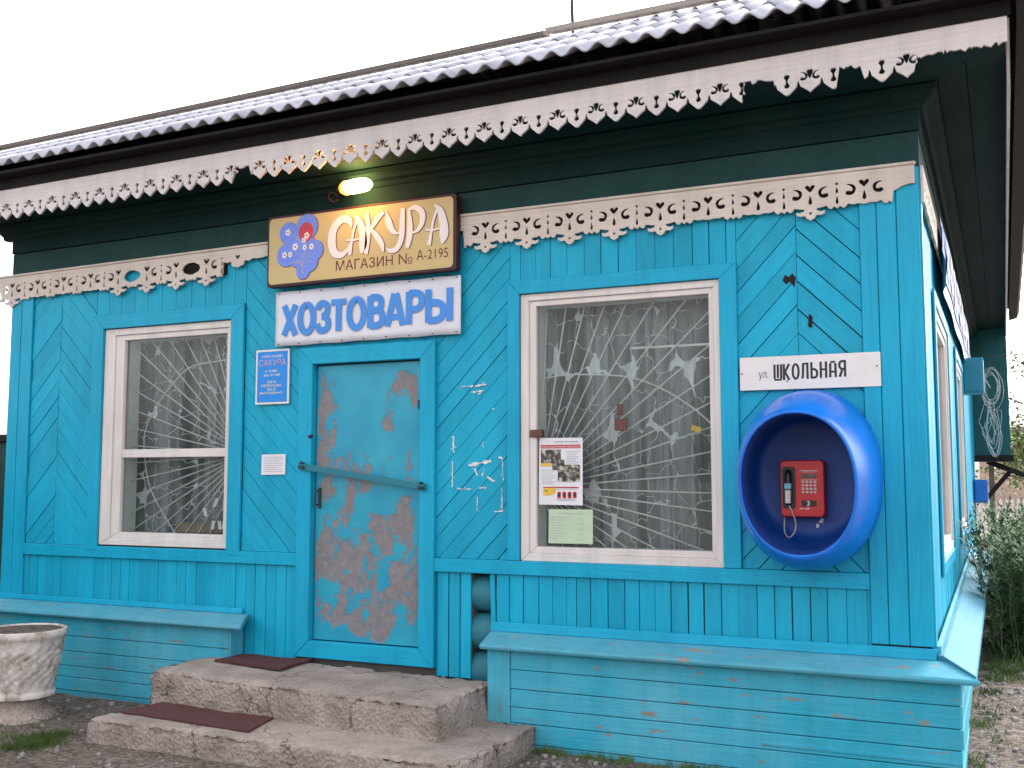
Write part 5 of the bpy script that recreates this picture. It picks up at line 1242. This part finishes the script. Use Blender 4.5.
# ------------------------------------------------------------------ plants
def leaf_quad(mb, p, d, up, l, w):
    s_ = d.cross(up)
    if s_.length < 1e-4: s_ = d.orthogonal()
    s_ = s_.normalized() * w / 2
    a = mb.bm.verts.new(p); b_ = mb.bm.verts.new(p + d * l * .5 + s_); c = mb.bm.verts.new(p + d * l); e = mb.bm.verts.new(p + d * l * .5 - s_)
    mb.bm.faces.new((a, b_, c, e))
def wormwood(seed, h, spread, ns):
    rng = random.Random(seed); st, lv = MB(), MB()
    for i in range(ns):
        a = rng.uniform(0, 2 * math.pi); r = rng.uniform(0, spread * .45); hh = h * rng.uniform(.72, 1.06); out = rng.uniform(.05, .35) * spread
        P = [Vector((r * math.cos(a), r * math.sin(a), -.05))]
        for k in range(1, 7):
            t = k / 6; P.append(Vector((r * math.cos(a) + out * t ** 1.6 * math.cos(a), r * math.sin(a) + out * t ** 1.6 * math.sin(a), hh * t)) + Vector((rng.uniform(-.015, .015), rng.uniform(-.015, .015), 0)))
        st.tube(P, [.006 - .0007 * k for k in range(7)], 5)
        for k in range(int(hh * 62)):
            t = rng.uniform(.06, 1.) ; q = t * 6; j = min(5, int(q)); p = P[j].lerp(P[j + 1], q - j)
            b = rng.uniform(0, 2 * math.pi); d = Vector((math.cos(b), math.sin(b), rng.uniform(.1, .9))).normalized(); ln = rng.uniform(.05, .12) * (1.25 - .6 * t)
            for s_ in range(4):
                dd = (d + Vector((rng.uniform(-.5, .5), rng.uniform(-.5, .5), rng.uniform(-.3, .4)))).normalized()
                leaf_quad(lv, p + d * ln * .25 * s_, dd, Vector((0, 0, 1)), ln * rng.uniform(.6, 1), .013)
    return st, lv
wspots = [(.10, 2.95, .4, 1.0, "feathery green weed clump nearest the side ledge, in front of the others"), (.11, 3.9, 1.7, 1.12, "tall feathery weed clump pressed against the side wall behind the nearest clump"),
          (.32, 3.4, 2.9, 1.08, "feathery weed clump cut off by the right picture edge"), (.38, 4.7, 4.0, 1.15, "taller weed clump behind the right-hand weeds"), (.02, 5.4, 5.2, 1.0, "weed clump at the far end of the side wall")]
proto = None
for i, (x, y, rz, s, lab) in enumerate(wspots):
    z = gz(x, y)
    if proto is None:
        st, lv = wormwood(5, 1.02, .55, 40); root = empty("weed_clump", (0, 0, 0)); a = st.build("stalks", M['stalk'], root); c = lv.build("leaves", M['leaf'], root, normals=False); proto = root
    else:
        root = proto.copy(); COL.objects.link(root)
        for ch in list(proto.children):
            cc = ch.copy(); COL.objects.link(cc); cc.parent = root
    root.location = (x, y, z); root.rotation_euler = (0, 0, rz); root.scale = (s, s, s * .96)
    tag(root, lab, "weed", "feathery weeds along the right wall")
# tree
def tree(x, y, h, seed, label):
    rng = random.Random(seed); z = gz(x, y); e = empty("leafy_tree", (x, y, z)); tag(e, label, "tree")
    o = Vector((x, y, z)); tr, lv = MB(), MB()
    tr.tube([o + Vector((0, 0, -.1)), o + Vector((.05, 0, h * .3)), o + Vector((.0, .05, h * .6)), o + Vector((.08, 0, h * .95))], [.11, .09, .06, .02], 9)
    tips = []
    for i in range(26):
        t = rng.uniform(.25, .95); a = rng.uniform(0, 2 * math.pi); L_ = (1.25 - .7 * t) * h * .36 * rng.uniform(.6, 1.1); s = o + Vector((.03, 0, h * t)); d = Vector((math.cos(a), math.sin(a), rng.uniform(.1, .7))).normalized()
        P = [s, s + d * L_ * .5 + Vector((0, 0, .05)), s + d * L_]; tr.tube(P, [.03 * (1.1 - t), .018, .006], 5)
        for k in range(200):
            q = rng.uniform(.25, 1.05); p = s + d * L_ * q + Vector((rng.gauss(0, .16), rng.gauss(0, .16), rng.gauss(0, .13)))
            dd = Vector((rng.uniform(-1, 1), rng.uniform(-1, 1), rng.uniform(-1, .4))).normalized(); leaf_quad(lv, p, dd, Vector((rng.uniform(-1, 1), rng.uniform(-1, 1), 1)), rng.uniform(.07, .13), rng.uniform(.04, .07))
    tr.build("trunk", M['bark'], e, smooth=True); lv.build("crown", M['leaf2'], e, normals=False)
tree(.78, 17.5, 3.6, 3, "young leafy tree at the right picture edge above the weeds")
tree(2.6, 24, 3.2, 8, "further bushy tree behind the young leafy tree at the right edge")

# grass and stones
rng = random.Random(21); m = MB()
def tuft(x, y, k, h, sp):
    for i in range(k):
        px, py = x + rng.gauss(0, sp), y + rng.gauss(0, sp); a = rng.uniform(0, 6.283); d = Vector((math.cos(a) * .5, math.sin(a) * .5, 1)).normalized()
        leaf_quad(m, Vector((px, py, gz(px, py) - .004)), d, Vector((math.cos(a + 1.5), math.sin(a + 1.5), 0)), h * rng.uniform(.5, 1.2), .006)
for i in range(30): tuft(rng.uniform(-6.3, -5.1), rng.uniform(-1.7, -.95), 20, .035, .04)
for i in range(20): tuft(rng.gauss(-5.32, .11), rng.gauss(-1.22, .12), 50, .055, .04)
for i in range(50): tuft(rng.uniform(-2.5, -.25), -.19 - abs(rng.gauss(0, .05)), 26, .055, .03)
for i in range(34): tuft(rng.uniform(-.15, .35), rng.uniform(1.9, 2.6), 40, .06, .05)
for i in range(14): tuft(rng.uniform(-.22, -.1), rng.uniform(.2, 1.6), 24, .05, .03)
for i in range(60): tuft(rng.uniform(-.2, 1.6), rng.uniform(2.4, 9), 40, .14, .12)
tag(m.build("grass", M['grass'], normals=False), "thin green grass tufts growing along the plinth and beside the steps", "grass", kind="stuff")
m = MB()
for i in range(900):
    if i < 560: x, y = rng.uniform(-.2, .9), rng.uniform(-.3, 2.6)
    else: x, y = rng.uniform(-6.6, -.3), -.25 - abs(rng.gauss(0, .7))
    r = rng.uniform(.006, .02) * (1.3 if rng.random() < .1 else 1); z = gz(x, y) + r * .3
    if -5.1 < x < -2.5 and y > -1.2: continue
    tmp = bmesh.ops.create_icosphere(m.bm, subdivisions=1, radius=r, matrix=Matrix.Translation((x, y, z)))
    for v in tmp['verts']: v.co += Vector((rng.uniform(-.25, .25), rng.uniform(-.25, .25), rng.uniform(-.35, .1))) * r
tag(m.build("gravel", simple("loose_grey_stone", (.24, .21, .20, 1), .9, 0, .4, 30)), "loose grey gravel scattered over the dirt by the right wall", "gravel", kind="stuff")
